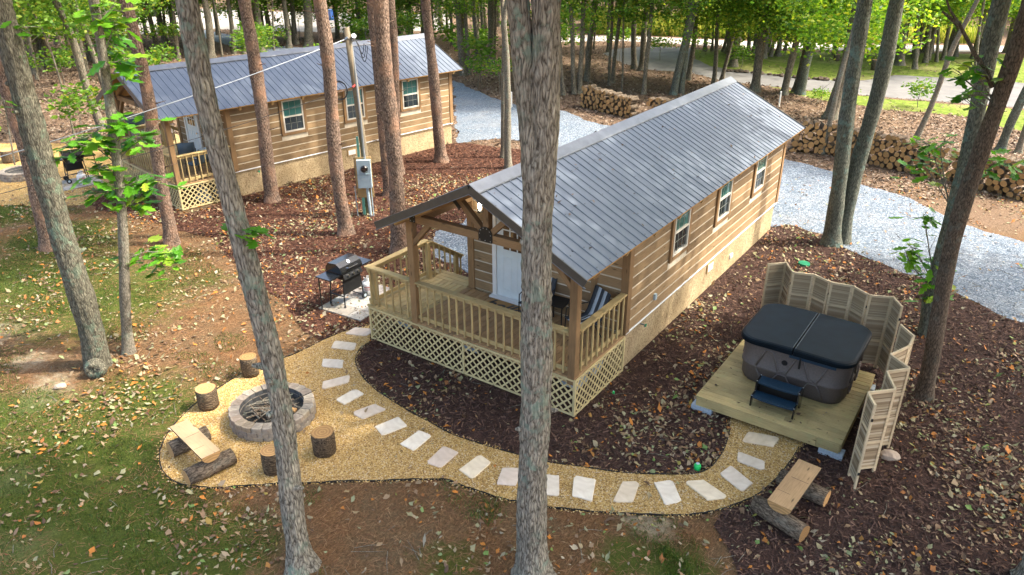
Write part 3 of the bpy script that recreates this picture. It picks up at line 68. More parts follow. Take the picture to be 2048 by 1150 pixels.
# ------------------------------------------------------------------ helpers
def tag(o, label=None, cat=None, group=None, kind=None):
    if label: o['label'] = label
    if cat: o['category'] = cat
    if group: o['group'] = group
    if kind: o['kind'] = kind
    return o
def empty(name, loc=(0,0,0), rz=0, parent=None):
    o = bpy.data.objects.new(name, None); col.objects.link(o); o.location = loc; o.rotation_euler = (0,0,rz)
    o.empty_display_size = 0.2
    if parent: o.parent = parent
    return o
def link(name, me, parent=None, loc=None, rot=None, mw=None):
    o = bpy.data.objects.new(name, me); col.objects.link(o)
    if parent: o.parent = parent
    if mw is not None: o.matrix_basis = mw
    if loc is not None: o.location = loc
    if rot is not None: o.rotation_euler = rot
    return o
class MB:
    def __init__(s): s.v=[]; s.f=[]; s.m=[]
    def add(s, vs, fs, mi=0):
        k=len(s.v); s.v.extend([tuple(p) for p in vs]); s.f.extend([tuple(i+k for i in f) for f in fs]); s.m.extend([mi]*len(fs)); return s
    def box(s, x0,x1,y0,y1,z0,z1, mi=0):
        return s.add([(x0,y0,z0),(x1,y0,z0),(x1,y1,z0),(x0,y1,z0),(x0,y0,z1),(x1,y0,z1),(x1,y1,z1),(x0,y1,z1)],
            [(0,3,2,1),(4,5,6,7),(0,1,5,4),(1,2,6,5),(2,3,7,6),(3,0,4,7)], mi)
    def bar(s, p0, p1, w, h, up=(0,0,1), mi=0):
        p0=Vector(p0); p1=Vector(p1); d=(p1-p0).normalized(); u=Vector(up)
        if abs(d.dot(u))>.98: u=Vector((0,1,0))
        sd_=d.cross(u).normalized(); u=sd_.cross(d).normalized(); a=sd_*w/2; b=u*h/2
        vs=[p0-a-b,p0+a-b,p0+a+b,p0-a+b,p1-a-b,p1+a-b,p1+a+b,p1-a+b]
        return s.add(vs,[(0,1,2,3),(7,6,5,4),(0,4,5,1),(1,5,6,2),(2,6,7,3),(3,7,4,0)],mi)
    def tube(s, pts, rad, n=8, caps=True, mi=0, jit=None, close=False):
        pts=[Vector(p) for p in pts]; k=len(pts)
        if not hasattr(rad,'__len__'): rad=[rad]*k
        ref=Vector((0,0,1)); rings=[]; vs=[]
        nrm=None
        for i,p in enumerate(pts):
            if close: d=(pts[(i+1)%k]-pts[i-1])
            else: d=(pts[min(i+1,k-1)]-pts[max(i-1,0)])
            d.normalize()
            if nrm is None:
                nrm = d.cross(ref) if abs(d.dot(ref))<.95 else d.cross(Vector((1,0,0)))
            nrm=(nrm-d*nrm.dot(d)).normalized(); bn=d.cross(nrm)
            for j in range(n):
                a=2*math.pi*j/n; rr=rad[i]*(jit(i,j) if jit else 1)
                vs.append(p+(nrm*math.cos(a)+bn*math.sin(a))*rr)
        fs=[]
        for i in range(k if close else k-1):
            i2=(i+1)%k
            for j in range(n): fs.append((i*n+j,i*n+(j+1)%n,i2*n+(j+1)%n,i2*n+j))
        if caps and not close: fs+= [tuple(range(n-1,-1,-1)), tuple((k-1)*n+j for j in range(n))]
        return s.add(vs,fs,mi)
    def prism(s, poly, z0, z1, mi=0, mi_top=None):
        n=len(poly); vs=[(x,y,z0) for x,y in poly]+[(x,y,z1) for x,y in poly]
        s.add(vs,[(i,(i+1)%n,n+(i+1)%n,n+i) for i in range(n)]+[tuple(range(n-1,-1,-1))],mi)
        k=len(s.v)-2*n; s.f.append(tuple(k+n+i for i in range(n))); s.m.append(mi if mi_top is None else mi_top); return s
    def mesh(s, name, mats, smooth=False):
        me=bpy.data.meshes.new(name); me.from_pydata(s.v,[],s.f)
        if not isinstance(mats,(list,tuple)): mats=[mats]
        for mt in mats: me.materials.append(mt)
        if len(mats)>1: me.polygons.foreach_set('material_index', s.m)
        if smooth: me.polygons.foreach_set('use_smooth',[True]*len(s.f))
        me.update(); return me
    def build(s, name, mats, parent=None, smooth=False, **k): return link(name, s.mesh(name,mats,smooth), parent, **k)
_cache={}
def axis_matrix(p0,p1,up=(0,0,1)):
    p0=Vector(p0); p1=Vector(p1); d=(p1-p0).normalized(); u=Vector(up)
    if abs(d.dot(u))>.98: u=Vector((0,1,0))
    y=u.cross(d).normalized(); z=d.cross(y)
    mm=Matrix((d,y,z)).transposed().to_4x4(); mm.translation=(p0+p1)/2; return mm
def bar(name,p0,p1,w,h,mat,parent,up=(0,0,1),bev=0.006):
    """one squared timber from p0 to p1; long axis is local x; alike timbers share mesh data"""
    L=(Vector(p1)-Vector(p0)).length; key=(round(L,3),round(w,3),round(h,3),mat.name)
    if key not in _cache:
        a,b,c_=L/2,w/2,h/2; e=min(bev,b*.4,c_*.4)
        ring=[(-b+e,-c_),(b-e,-c_),(b,-c_+e),(b,c_-e),(b-e,c_),(-b+e,c_),(-b,c_-e),(-b,-c_+e)]
        vs=[(-a,y,z) for y,z in ring]+[(a,y,z) for y,z in ring]
        fs=[(j,j+8,(j+1)%8+8,(j+1)%8) for j in range(8)]+[tuple(range(8)),tuple(range(15,7,-1))]
        me=bpy.data.meshes.new(name); me.from_pydata(vs,[],fs); me.materials.append(mat); me.update(); _cache[key]=me
    return link(name,_cache[key],parent,mw=axis_matrix(p0,p1,up))
def np_mesh(name, V, F, mat, k):
    """V (n,3), F (m,k) index arrays -> mesh"""
    me=bpy.data.meshes.new(name); V=np.asarray(V,np.float32); F=np.asarray(F,np.int32)
    me.vertices.add(len(V)); me.vertices.foreach_set('co',V.ravel())
    me.loops.add(F.size); me.loops.foreach_set('vertex_index',F.ravel())
    me.polygons.add(len(F)); me.polygons.foreach_set('loop_start',np.arange(0,F.size,k,dtype=np.int32))
    try: me.polygons.foreach_set('loop_total',np.full(len(F),k,np.int32))
    except Exception: pass
    me.materials.append(mat); me.update(); me.validate(); return me
_kids=None
def copy_tree(o, parent=None, kids=None):
    if kids is None:
        kids={}
        for q in bpy.data.objects:
            if q.parent: kids.setdefault(q.parent.name,[]).append(q)
    c_=o.copy(); col.objects.link(c_); c_.parent=parent
    for ch in kids.get(o.name,[]): copy_tree(ch,c_,kids)
    return c_
def text_mesh(txt, size, mat, name, parent, mw, shear=0.0, extrude=0.002, bold=0.0):
    cu=bpy.data.curves.new(name,'FONT'); cu.body=txt; cu.size=size; cu.extrude=extrude; cu.align_x='CENTER'; cu.align_y='CENTER'; cu.shear=shear; cu.offset=bold
    to=bpy.data.objects.new(name,cu); col.objects.link(to)
    dg=bpy.context.evaluated_depsgraph_get(); me=bpy.data.meshes.new_from_object(to.evaluated_get(dg)); bpy.data.objects.remove(to)
    me.materials.clear(); me.materials.append(mat)
    return link(name,me,parent,mw=mw)
ORD=['first','second','third','fourth','fifth','sixth','seventh','eighth','ninth','tenth','eleventh','twelfth','thirteenth','fourteenth','fifteenth','sixteenth','seventeenth','eighteenth','nineteenth','twentieth']

# ------------------------------------------------------------------ materials
class NT:
    def __init__(s,name):
        s.mat=bpy.data.materials.new(name); s.mat.use_nodes=True; s.t=s.mat.node_tree; s.t.nodes.clear()
        s.out=s.t.nodes.new('ShaderNodeOutputMaterial')
    def n(s,ty,_props=None,**inp):
        nd=s.t.nodes.new('ShaderNode'+ty)
        for k,v in (_props or {}).items(): setattr(nd,k,v)
        for k,v in inp.items():
            key=k.replace('_',' ')
            sk=nd.inputs[int(k[1:])] if (k[0]=='i' and k[1:].isdigit()) else nd.inputs[key]
            s.set(sk,v)
        return nd
    def set(s,sk,v):
        if isinstance(v,bpy.types.NodeSocket): s.t.links.new(v,sk)
        elif isinstance(v,bpy.types.Node): s.t.links.new(v.outputs[0],sk)
        else:
            if sk.type=='RGBA' and len(v)==3: v=(*v,1)
            sk.default_value=v
    def ramp(s,fac,stops,interp='LINEAR'):
        nd=s.t.nodes.new('ShaderNodeValToRGB'); cr=nd.color_ramp; cr.interpolation=interp
        while len(cr.elements)<len(stops): cr.elements.new(0.5)
        for e,(p,c_) in zip(cr.elements,stops):
            e.position=p; e.color=(*c_,1) if hasattr(c_,'__len__') else (c_,c_,c_,1)
        s.set(nd.inputs[0],fac); return nd.outputs[0]
    def mix(s,fac,a,b,mode='MIX'):
        nd=s.t.nodes.new('ShaderNodeMix'); nd.data_type='RGBA'; nd.blend_type=mode; nd.clamp_factor=True
        s.set(nd.inputs[0],fac); s.set(nd.inputs[6],a); s.set(nd.inputs[7],b); return nd.outputs[2]
    def math(s,op,a,b=0.0,c=0.0):
        nd=s.t.nodes.new('ShaderNodeMath'); nd.operation=op; s.set(nd.inputs[0],a); s.set(nd.inputs[1],b)
        if op in('MULTIPLY_ADD',): s.set(nd.inputs[2],c)
        return nd.outputs[0]
    def noise(s,vec=None,scale=5,detail=4,rough=.55,dist=0.0):
        nd=s.n('TexNoise',Scale=scale,Detail=detail,Roughness=rough,Distortion=dist)
        if vec is not None: s.set(nd.inputs['Vector'],vec)
        return nd.outputs[0]
    def vor(s,vec=None,scale=5,feature='F1',out=0,rand=1.0):
        nd=s.n('TexVoronoi',{'feature':feature},Scale=scale)
        nd.inputs['Randomness'].default_value=rand
        if vec is not None: s.set(nd.inputs['Vector'],vec)
        return nd.outputs[out]
    def coord(s,kind='Object'): return s.t.nodes.new('ShaderNodeTexCoord').outputs[kind]
    def pos(s): return s.t.nodes.new('ShaderNodeNewGeometry').outputs['Position']
    def island(s): return s.t.nodes.new('ShaderNodeNewGeometry').outputs['Random Per Island']
    def orand(s): return s.t.nodes.new('ShaderNodeObjectInfo').outputs['Random']
    def attr(s,name): 
        a=s.t.nodes.new('ShaderNodeAttribute'); a.attribute_name=name; return a.outputs['Fac']
    def scale(s,vec,sc,off=None):
        nd=s.n('Mapping',Scale=sc); s.set(nd.inputs['Vector'],vec)
        if off is not None: s.set(nd.inputs['Location'],off)
        return nd.outputs[0]
    def bump(s,h,strength=.4,dist=.02):
        return s.n('Bump',Strength=strength,Distance=dist,Height=h).outputs[0]
    def pbr(s,colr,rough=.7,normal=None,metal=0.0,spec=.4,emis=None,estr=0,coat=0.0):
        b=s.n('BsdfPrincipled',Base_Color=colr,Roughness=rough,Metallic=metal)
        b.inputs['Specular IOR Level'].default_value=spec
        if coat: b.inputs['Coat Weight'].default_value=coat; b.inputs['Coat Roughness'].default_value=.15
        if normal is not None: s.set(b.inputs['Normal'],normal)
        if emis: b.inputs['Emission Color'].default_value=(*emis,1); b.inputs['Emission Strength'].default_value=estr
        s.t.links.new(b.outputs[0],s.out.inputs[0]); return s.mat
def shade(c_,k): return tuple(v*k for v in c_)
def wood(name,c_,var=.25,grain=.35,rough=.7,knots=True,stain=None,bumpy=.25):
    t=NT(name); co=t.coord(); rd=t.orand()
    off=t.n('CombineXYZ',X=t.math('MULTIPLY',rd,37.0),Y=t.math('MULTIPLY',rd,11.0),Z=t.math('MULTIPLY',rd,23.0)).outputs[0]
    v=t.scale(co,(1,1,1),off)
    g=t.noise(t.scale(v,(1.2,22,22)),3,5,.6,.6)
    c1=t.ramp(g,[(.25,shade(c_,1-grain)),(.5,c_),(.78,shade(c_,1+grain*.55))])
    if knots:
        k=t.vor(t.scale(v,(2.2,9,9)),1.0)
        c1=t.mix(t.ramp(k,[(.05,1.0),(.16,0.0)]),c1,shade(c_,.32))
    big=t.noise(v,1.6,3); 
    val=t.math('ADD',t.math('MULTIPLY',t.math('SUBTRACT',rd,.5),var*.6),t.math('MULTIPLY',big,.8))
    c1=t.mix(1.0,c1,t.ramp(val,[(.12,(.62,.60,.58)),(.68,(1.22,1.19,1.14))]),'MULTIPLY')
    if name=='platform_pine': c1=t.mix(t.ramp(t.noise(t.pos(),9,4,.6),[(.63,0.0),(.72,.75)]),c1,(.10,.062,.03))
    if stain is not None:
        s_=t.noise(v,4.5,3); c1=t.mix(t.ramp(s_,[(.55,0.0),(.75,.7)]),c1,stain)
    return t.pbr(c1,rough,t.bump(g,bumpy,.01),spec=.3)
def plain(name,c_,rough=.6,metal=0.0,spec=.4,nz=.12,nscale=6,bumpy=0.0,coat=0.0):
    t=NT(name); g=t.noise(t.coord(),nscale,4)
    c1=t.ramp(g,[(.3,shade(c_,1-nz)),(.7,shade(c_,1+nz))])
    return t.pbr(c1,rough,t.bump(g,bumpy,.01) if bumpy else None,metal,spec,coat=coat)
M={}
M['cedar']=wood('cedar_plank',(.29,.200,.108),.9,.34)
M['trim']=wood('cedar_trim',(.265,.165,.080),.25,.3)
M['treated']=wood('treated_pine',(.46,.35,.165),.3,.22,stain=(.38,.34,.17))
M['lattice']=wood('lattice_pine',(.56,.47,.25),.2,.2,knots=False)
M['deck']=wood('deck_board',(.36,.235,.12),.5,.3)
M['platform']=wood('platform_pine',(.44,.35,.165),.3,.22,stain=(.36,.34,.15))
M['screen']=wood('screen_wood',(.62,.51,.34),.35,.35,knots=False)
M['gold']=wood('porch_ceiling',(.42,.24,.08),.2,.25)
M['polewood']=wood('pole_wood',(.21,.175,.12),.2,.35)
M['plyboard']=wood('plyboard',(.48,.33,.15),.2,.2)
M['chink']=plain('chinking',(.56,.50,.38),.8)
M['winframe']=plain('window_vinyl',(.60,.57,.49),.5,nz=.05)
M['white']=plain('white_vinyl',(.78,.78,.74),.45,nz=.05)
M['whitetrim']=plain('white_flashing',(.72,.74,.74),.4,nz=.06)
M['muntin']=plain('muntin_paint',(.24,.25,.21),.5)
M['doorpaint']=plain('door_paint',(.70,.77,.77),.45,nz=.04)
M['black']=plain('black_metal',(.012,.013,.014),.4,nz=.2)
M['blackgloss']=plain('black_enamel',(.010,.011,.012),.22,nz=.1,coat=.5)
M['steel']=plain('galvanised_steel',(.38,.41,.43),.4,.7)
M['chrome']=plain('chrome',(.7,.7,.7),.2,1.0)
M['rubber']=plain('rubber',(.02,.022,.025),.7)
M['greyplastic']=plain('grey_box',(.37,.47,.52),.5,nz=.06)
M['teal']=plain('green_conduit',(.12,.33,.26),.6)
M['greenplastic']=plain('green_plastic',(.02,.55,.13),.35)
M['darkgreen']=plain('dark_green_plastic',(.01,.22,.10),.5)
M['block']=plain('concrete_block',(.36,.42,.47),.9,nz=.2,nscale=30,bumpy=.4)
M['bluecar']=plain('blue_paint',(.03,.11,.38),.3,coat=.5); M['darkcar']=plain('dark_car_paint',(.02,.025,.035),.3,coat=.6); M['redlight']=plain('red_lens',(.45,.02,.02),.3)
M['tank']=plain('tank_paint',(.68,.68,.66),.4,nz=.08)
M['redprint']=plain('red_print',(.5,.06,.05),.6)
M['tub']=plain('tub_shell',(.125,.105,.095),.6,nz=.15,nscale=40,bumpy=.25)
M['tubdark']=plain('tub_base',(.05,.045,.042),.7)
M['cover']=plain('cover_vinyl',(.003,.008,.013),.45,0.0,.13,nz=.3,nscale=4,bumpy=.12)
M['coverseam']=plain('cover_seam',(.06,.075,.085),.5)
M['stepplastic']=plain('step_plastic',(.010,.034,.062),.45)
M['sling_dark']=plain('sling_charcoal',(.045,.055,.065),.8); M['sling_pale']=plain('sling_pale_blue',(.46,.53,.58),.8)
M['coir']=plain('coir',(.33,.19,.075),.95,nz=.35,nscale=120,bumpy=.6)
M['bluechair']=plain('blue_grey_plastic',(.10,.15,.20),.5)
M['edging']=plain('black_edging',(.012,.012,.012),.6)
def glass(name,c_):
    t=NT(name); return t.pbr(c_,.04,spec=.9)
M['glass']=glass('window_glass',(.012,.018,.02)); M['glassreflect']=glass('pane_reflection_glass',(.035,.13,.115)); M['glassdoor']=glass('door_glass',(.10,.06,.035)); M['carglass']=glass('car_glass',(.01,.012,.015))
t=NT('lamp_bulb'); M['bulb']=t.pbr((1,1,1),.5,emis=(1,.92,.78),estr=14)
t=NT('lamp_glass'); b=t.n('BsdfGlass',Roughness=.1,IOR=1.1,Color=(.9,.9,.9)); t.t.links.new(b.outputs[0],t.out.inputs[0]); M['lampglass']=t.mat
# stucco
t=NT('stucco'); co=t.coord(); g=t.noise(co,9,6,.6); sp=t.vor(t.scale(co,(1,1,1)),5); big=t.noise(co,1.3,4,.6)
c1=t.ramp(big,[(.3,(.37,.28,.155)),(.65,(.49,.385,.23))]); c1=t.mix(t.ramp(t.noise(co,24,3),[(.52,0.0),(.64,.85)]),c1,(.19,.125,.065)); c1=t.mix(t.ramp(t.noise(t.scale(co,(1,1,.6)),2.2,5,.7),[(.52,0.0),(.70,.6)]),c1,(.24,.17,.095))
M['stucco']=t.pbr(c1,.9,t.bump(g,.8,.04),spec=.2)
# ribbed metal roof
t=NT('roof_metal'); co=t.coord(); g=t.noise(co,1.2,5,.6); f=t.noise(co,40,3)
c1=t.ramp(g,[(.3,(.130,.155,.190)),(.7,(.160,.187,.225))]); 
M['roof']=t.pbr(c1,t.ramp(g,[(.3,.46),(.7,.54)]),t.bump(f,.04,.002),.5,.5)
M['rooftrim']=plain('roof_trim_metal',(.085,.080,.070),.4,.3,.5)
M['ridge']=plain('ridge_metal',(.165,.18,.20),.38,.35,.5)
# tree bark
def bark(name,dark,light,lich,la,vs_=(10,10,1.6),ridge=.9,sc=1.0,plate=None):
    t=NT(name); co=t.coord(); rd=t.orand()
    wn=t.n('TexNoise',Scale=7.0,Detail=3.0,Vector=t.scale(co,(1,1,.5))); wv=t.n('VectorMath',{'operation':'MULTIPLY_ADD'},i0=wn.outputs['Color'],i1=(.09,.09,.12),i2=co).outputs[0]
    v=t.scale(wv,vs_,t.n('CombineXYZ',X=t.math('MULTIPLY',rd,19.0),Y=t.math('MULTIPLY',rd,7.0),Z=0.0).outputs[0])
    g=t.noise(v,1.6*sc,8,.68,.3); vo=t.vor(v,1.0*sc,'DISTANCE_TO_EDGE')
    h=t.math('ADD',t.math('MULTIPLY',g,.92),t.math('MULTIPLY',t.ramp(vo,[(0,0.0),(.30,1.0)]),.26))
    mid=tuple((a+b)/2 for a,b in zip(dark,light))
    c1=t.ramp(h,[(.40,dark),(.60,mid),(.88,light)])
    c1=t.mix(1.0,c1,t.ramp(t.noise(co,1.5,4),[(.3,(.8,.8,.8)),(.7,(1.18,1.16,1.12))]),'MULTIPLY')
    if plate: c1=t.mix(t.ramp(t.noise(co,2.4,3),[(.48,0.0),(.7,.8)]),c1,plate)
    if la>0:
        l1=t.noise(co,5.5,6,.65); l2=t.noise(co,1.1,2)
        lm=t.math('MULTIPLY',t.ramp(l1,[(.52,0.0),(.59,1.0)]),t.ramp(l2,[(.42,0.0),(.60,la)]))
        c1=t.mix(lm,c1,t.ramp(t.noise(co,14,3),[(.3,shade(lich,.6)),(.7,lich)]))
    return t.pbr(c1,.95,t.bump(h,ridge,.05),spec=.15)
M['oak']=bark('oak_bark',(.085,.073,.057),(.52,.485,.395),(.26,.37,.285),.75,(27,27,5.2))
M['mossy']=bark('mossy_bark',(.055,.050,.038),(.26,.25,.19),(.21,.30,.215),.8,(30,30,6))
M['pine']=bark('pine_bark',(.065,.042,.032),(.38,.28,.215),(.3,.22,.16),0,(20,20,9),.9,1.0,plate=(.36,.21,.135))
M['grey']=bark('grey_bark',(.050,.056,.047),(.22,.23,.185),(.18,.28,.245),.7,(26,26,8),.6)
M['slim']=bark('slim_bark',(.10,.088,.068),(.32,.29,.23),(.26,.33,.26),.6,(34,34,11),.4)
M['dark']=bark('dark_bark',(.045,.036,.028),(.20,.155,.115),(.2,.24,.2),.3,(30,30,10),.6)
M['far']=bark('far_bark',(.070,.062,.048),(.28,.25,.19),(.18,.23,.17),.5,(18,18,5),.5)
# cut wood
def rings(name,c_,k=1.0):
    t=NT(name); co=t.coord(); s_=t.n('SeparateXYZ',i0=co)
    d=t.math('SQRT',t.math('ADD',t.math('POWER',s_.outputs[1],2.0),t.math('POWER',s_.outputs[2],2.0)))
    d2=t.math('ADD',d,t.math('MULTIPLY',t.noise(co,6,3),.03))
    w_=t.math('SINE',t.math('MULTIPLY',d2,240.0*k)); rd=t.orand()
    c1=t.ramp(w_,[(.0,shade(c_,.72)),(.6,c_)]); c1=t.mix(t.ramp(t.noise(co,9,4),[(.45,0.0),(.75,.5)]),c1,shade(c_,.6))
    c1=t.mix(1.0,c1,t.ramp(rd,[(0,(.66,.62,.56)),(.5,(1,.98,.95)),(1,(1.2,1.12,1.0))]),'MULTIPLY')
    return t.pbr(c1,.8,spec=.25)
M['cut']=rings('cut_log_end',(.52,.32,.145)); M['cutfresh']=rings('fresh_cut_end',(.58,.35,.15),.5)
M['logbark']=bark('log_bark',(.05,.036,.026),(.30,.235,.17),(.3,.3,.24),.3,(7,26,26),.7)
M['stumpbark']=bark('stump_bark',(.045,.032,.022),(.25,.185,.12),(.2,.22,.15),.2,(26,26,6),.9)
M['slab']=wood('bench_slab',(.66,.47,.27),.15,.14,.6)
M['slabold']=wood('weathered_slab',(.46,.30,.155),.15,.3,.7)
# stones
def stone(name,a,b,nz=3.0,bp=.3,rd_var=True):
    t=NT(name); co=t.coord(); rd=t.orand(); g=t.noise(co,nz,6,.6,1.2)
    c1=t.ramp(g,[(.3,a),(.7,b)])
    if rd_var: c1=t.mix(1.0,c1,t.ramp(rd,[(0,(1.12,1.1,1.04)),(.3,(1,.97,.92)),(.5,(.86,.76,.70)),(.7,(.80,.80,.82)),(.85,(.95,.84,.68)),(1,(1.1,1.04,.9))]),'MULTIPLY')
    return t.pbr(c1,.85,t.bump(t.noise(co,nz*5,5),bp,.01),spec=.25)
M['stone']=stone('sandstone_step',(.60,.53,.44),(.80,.75,.67))
M['pitblock']=stone('pit_block',(.20,.178,.150),(.37,.335,.285),9,.6)
M['soot']=plain('sooty_block',(.075,.076,.076),.95,nz=.5,nscale=7,bumpy=.4)
M['paver']=stone('grey_paver',(.25,.255,.25),(.39,.38,.355),4,.2)
M['rock']=stone('field_rock',(.35,.30,.25),(.55,.48,.40),6,.6)
M['ash']=plain('ash_bed',(.06,.058,.052),.95,nz=.5,nscale=25,bumpy=.8)
# leaves
def leafmat(name,stops,trans=.45,use='island',rough=.5):
    t=NT(name); r_=t.island() if use=='island' else t.orand()
    c1=t.ramp(r_,stops)
    d=t.n('BsdfPrincipled',Base_Color=c1,Roughness=rough); d.inputs['Specular IOR Level'].default_value=.35
    if trans>0:
        tr=t.n('BsdfTranslucent',Color=t.mix(1.0,c1,(1.25,1.25,.7),'MULTIPLY'))
        mx=t.n('MixShader',Fac=trans,i1=d.outputs[0],i2=tr.outputs[0]); t.t.links.new(mx.outputs[0],t.out.inputs[0])
    else: t.t.links.new(d.outputs[0],t.out.inputs[0])
    return t.mat
M['slat']=leafmat('screen_slat',[(0,(.19,.13,.07)),(.4,(.35,.26,.155)),(.8,(.50,.40,.26)),(1,(.60,.51,.37))],0,rough=.7)
M['leaf']=leafmat('crown_leaf',[(0,(.06,.15,.018)),(.4,(.11,.25,.024)),(.75,(.20,.36,.035)),(.93,(.34,.42,.04)),(1,(.42,.34,.05))],.5)
M['leafyellow']=leafmat('grove_leaf',[(0,(.055,.15,.014)),(.4,(.125,.27,.022)),(.8,(.25,.39,.03)),(1,(.42,.44,.045))],.5)
M['leafdark']=leafmat('wood_leaf',[(0,(.05,.12,.014)),(.5,(.10,.22,.02)),(.9,(.19,.31,.03)),(1,(.32,.28,.05))],.5)
M['pineleaf']=leafmat('pine_needles',[(0,(.025,.06,.018)),(1,(.07,.12,.03))],.2)
M['bigleaf']=leafmat('broad_leaf',[(0,(.04,.15,.010)),(.4,(.085,.27,.015)),(.8,(.16,.37,.024)),(1,(.34,.42,.045))],.42,'object',.4)
M['fallen']=leafmat('fallen_leaf',[(0,(.07,.038,.020)),(.18,(.17,.10,.055)),(.36,(.28,.19,.105)),(.52,(.24,.25,.13)),(.64,(.29,.215,.135)),(.72,(.36,.31,.215)),(.79,(.13,.23,.05)),(.85,(.33,.13,.030)),(.93,(.46,.17,.022)),(1,(.19,.075,.03))],0,rough=.65)
M['litter']=leafmat('leaf_litter',[(0,(.04,.026,.018)),(.3,(.105,.066,.042)),(.6,(.20,.135,.092)),(.85,(.30,.24,.175)),(1,(.13,.08,.05))],0,rough=.8)
M['shred']=leafmat('mulch_shred',[(0,(.026,.015,.012)),(.5,(.074,.041,.032)),(.85,(.135,.075,.052)),(1,(.21,.125,.085))],0,rough=.9)
M['shredred']=leafmat('red_mulch_shred',[(0,(.030,.014,.010)),(.5,(.085,.035,.022)),(.85,(.15,.066,.038)),(1,(.24,.135,.085))],0,rough=.9)
M['needle']=leafmat('pine_straw',[(0,(.12,.055,.026)),(.5,(.27,.13,.06)),(1,(.40,.25,.13))],0,rough=.8)
M['blade']=leafmat('grass_blade',[(0,(.025,.055,.006)),(.6,(.055,.11,.010)),(1,(.11,.17,.022))],.2)
M['weed']=leafmat('tall_weed',[(0,(.16,.24,.03)),(.6,(.34,.38,.06)),(1,(.52,.46,.14))],.4)
M['pebble']=leafmat('pea_pebble',[(0,(.17,.095,.032)),(.3,(.36,.22,.066)),(.6,(.50,.325,.11)),(.85,(.62,.45,.21)),(1,(.50,.43,.33))],0,rough=.6)
M['chip']=leafmat('drive_stone',[(0,(.07,.09,.115)),(.5,(.16,.20,.245)),(1,(.34,.385,.43))],0,rough=.8)
# ground sheets
def pathmat():
    t=NT('pea_gravel'); p=t.pos(); v1=t.n('TexVoronoi',Scale=42.0,Vector=p); cid=v1.outputs['Color']; s_=t.n('SeparateXYZ',i0=cid)
    c1=t.ramp(s_.outputs[0],[(0,(.20,.110,.032)),(.35,(.41,.250,.070)),(.7,(.53,.345,.110)),(1,(.64,.47,.21))])
    c1=t.mix(t.ramp(t.noise(p,1.3,6,.65),[(.42,.0),(.66,.6)]),c1,(.27,.165,.065)); c1=t.mix(t.ramp(t.noise(p,16,3),[(.62,0.0),(.75,.5)]),c1,(.17,.12,.07))
    return t.pbr(c1,.75,t.bump(v1.outputs[0],.9,-.02),spec=.3)
M['path']=pathmat()
def drivemat():
    t=NT('grey_gravel'); p=t.pos(); v1=t.n('TexVoronoi',Scale=26.0,Vector=p); s_=t.n('SeparateXYZ',i0=v1.outputs['Color'])
    c1=t.ramp(s_.outputs[0],[(0,(.075,.098,.125)),(.45,(.122,.160,.205)),(.8,(.178,.222,.272)),(1,(.31,.345,.38))])
    c1=t.mix(t.ramp(t.noise(p,.7,5,.65),[(.42,0.0),(.75,.6)]),c1,(.24,.25,.255)); c1=t.mix(t.ramp(t.noise(p,2.2,5),[(.60,0.0),(.76,.5)]),c1,(.26,.20,.14))
    return t.pbr(c1,.9,t.bump(v1.outputs[0],1.0,-.03),spec=.2)
M['drive']=drivemat()
def mulchmat():
    t=NT('dark_mulch'); p=t.pos(); g=t.noise(t.scale(p,(1,1,1)),30,6,.7,1.5); g2=t.noise(t.scale(p,(60,9,9)),1,4); 
    dark=t.ramp(g,[(.25,(.026,.015,.012)),(.5,(.070,.040,.032)),(.72,(.135,.078,.058)),(.9,(.21,.135,.095))])
    red=t.ramp(g,[(.25,(.030,.014,.010)),(.5,(.100,.044,.027)),(.72,(.18,.086,.05)),(.9,(.28,.17,.10))])
    s_=t.n('SeparateXYZ',i0=p); k=t.math('ADD',t.math('MULTIPLY',s_.outputs[0],-.25),t.math('MULTIPLY',t.noise(p,.5,3),1.2))
    c1=t.mix(t.ramp(t.math('MULTIPLY',k,.33),[(.45,0.0),(.75,1.0)]),dark,red)
    return t.pbr(c1,.95,t.bump(t.math('ADD',g,t.noise(p,70,3)),1.0,.035),spec=.15)
M['mulch']=mulchmat()
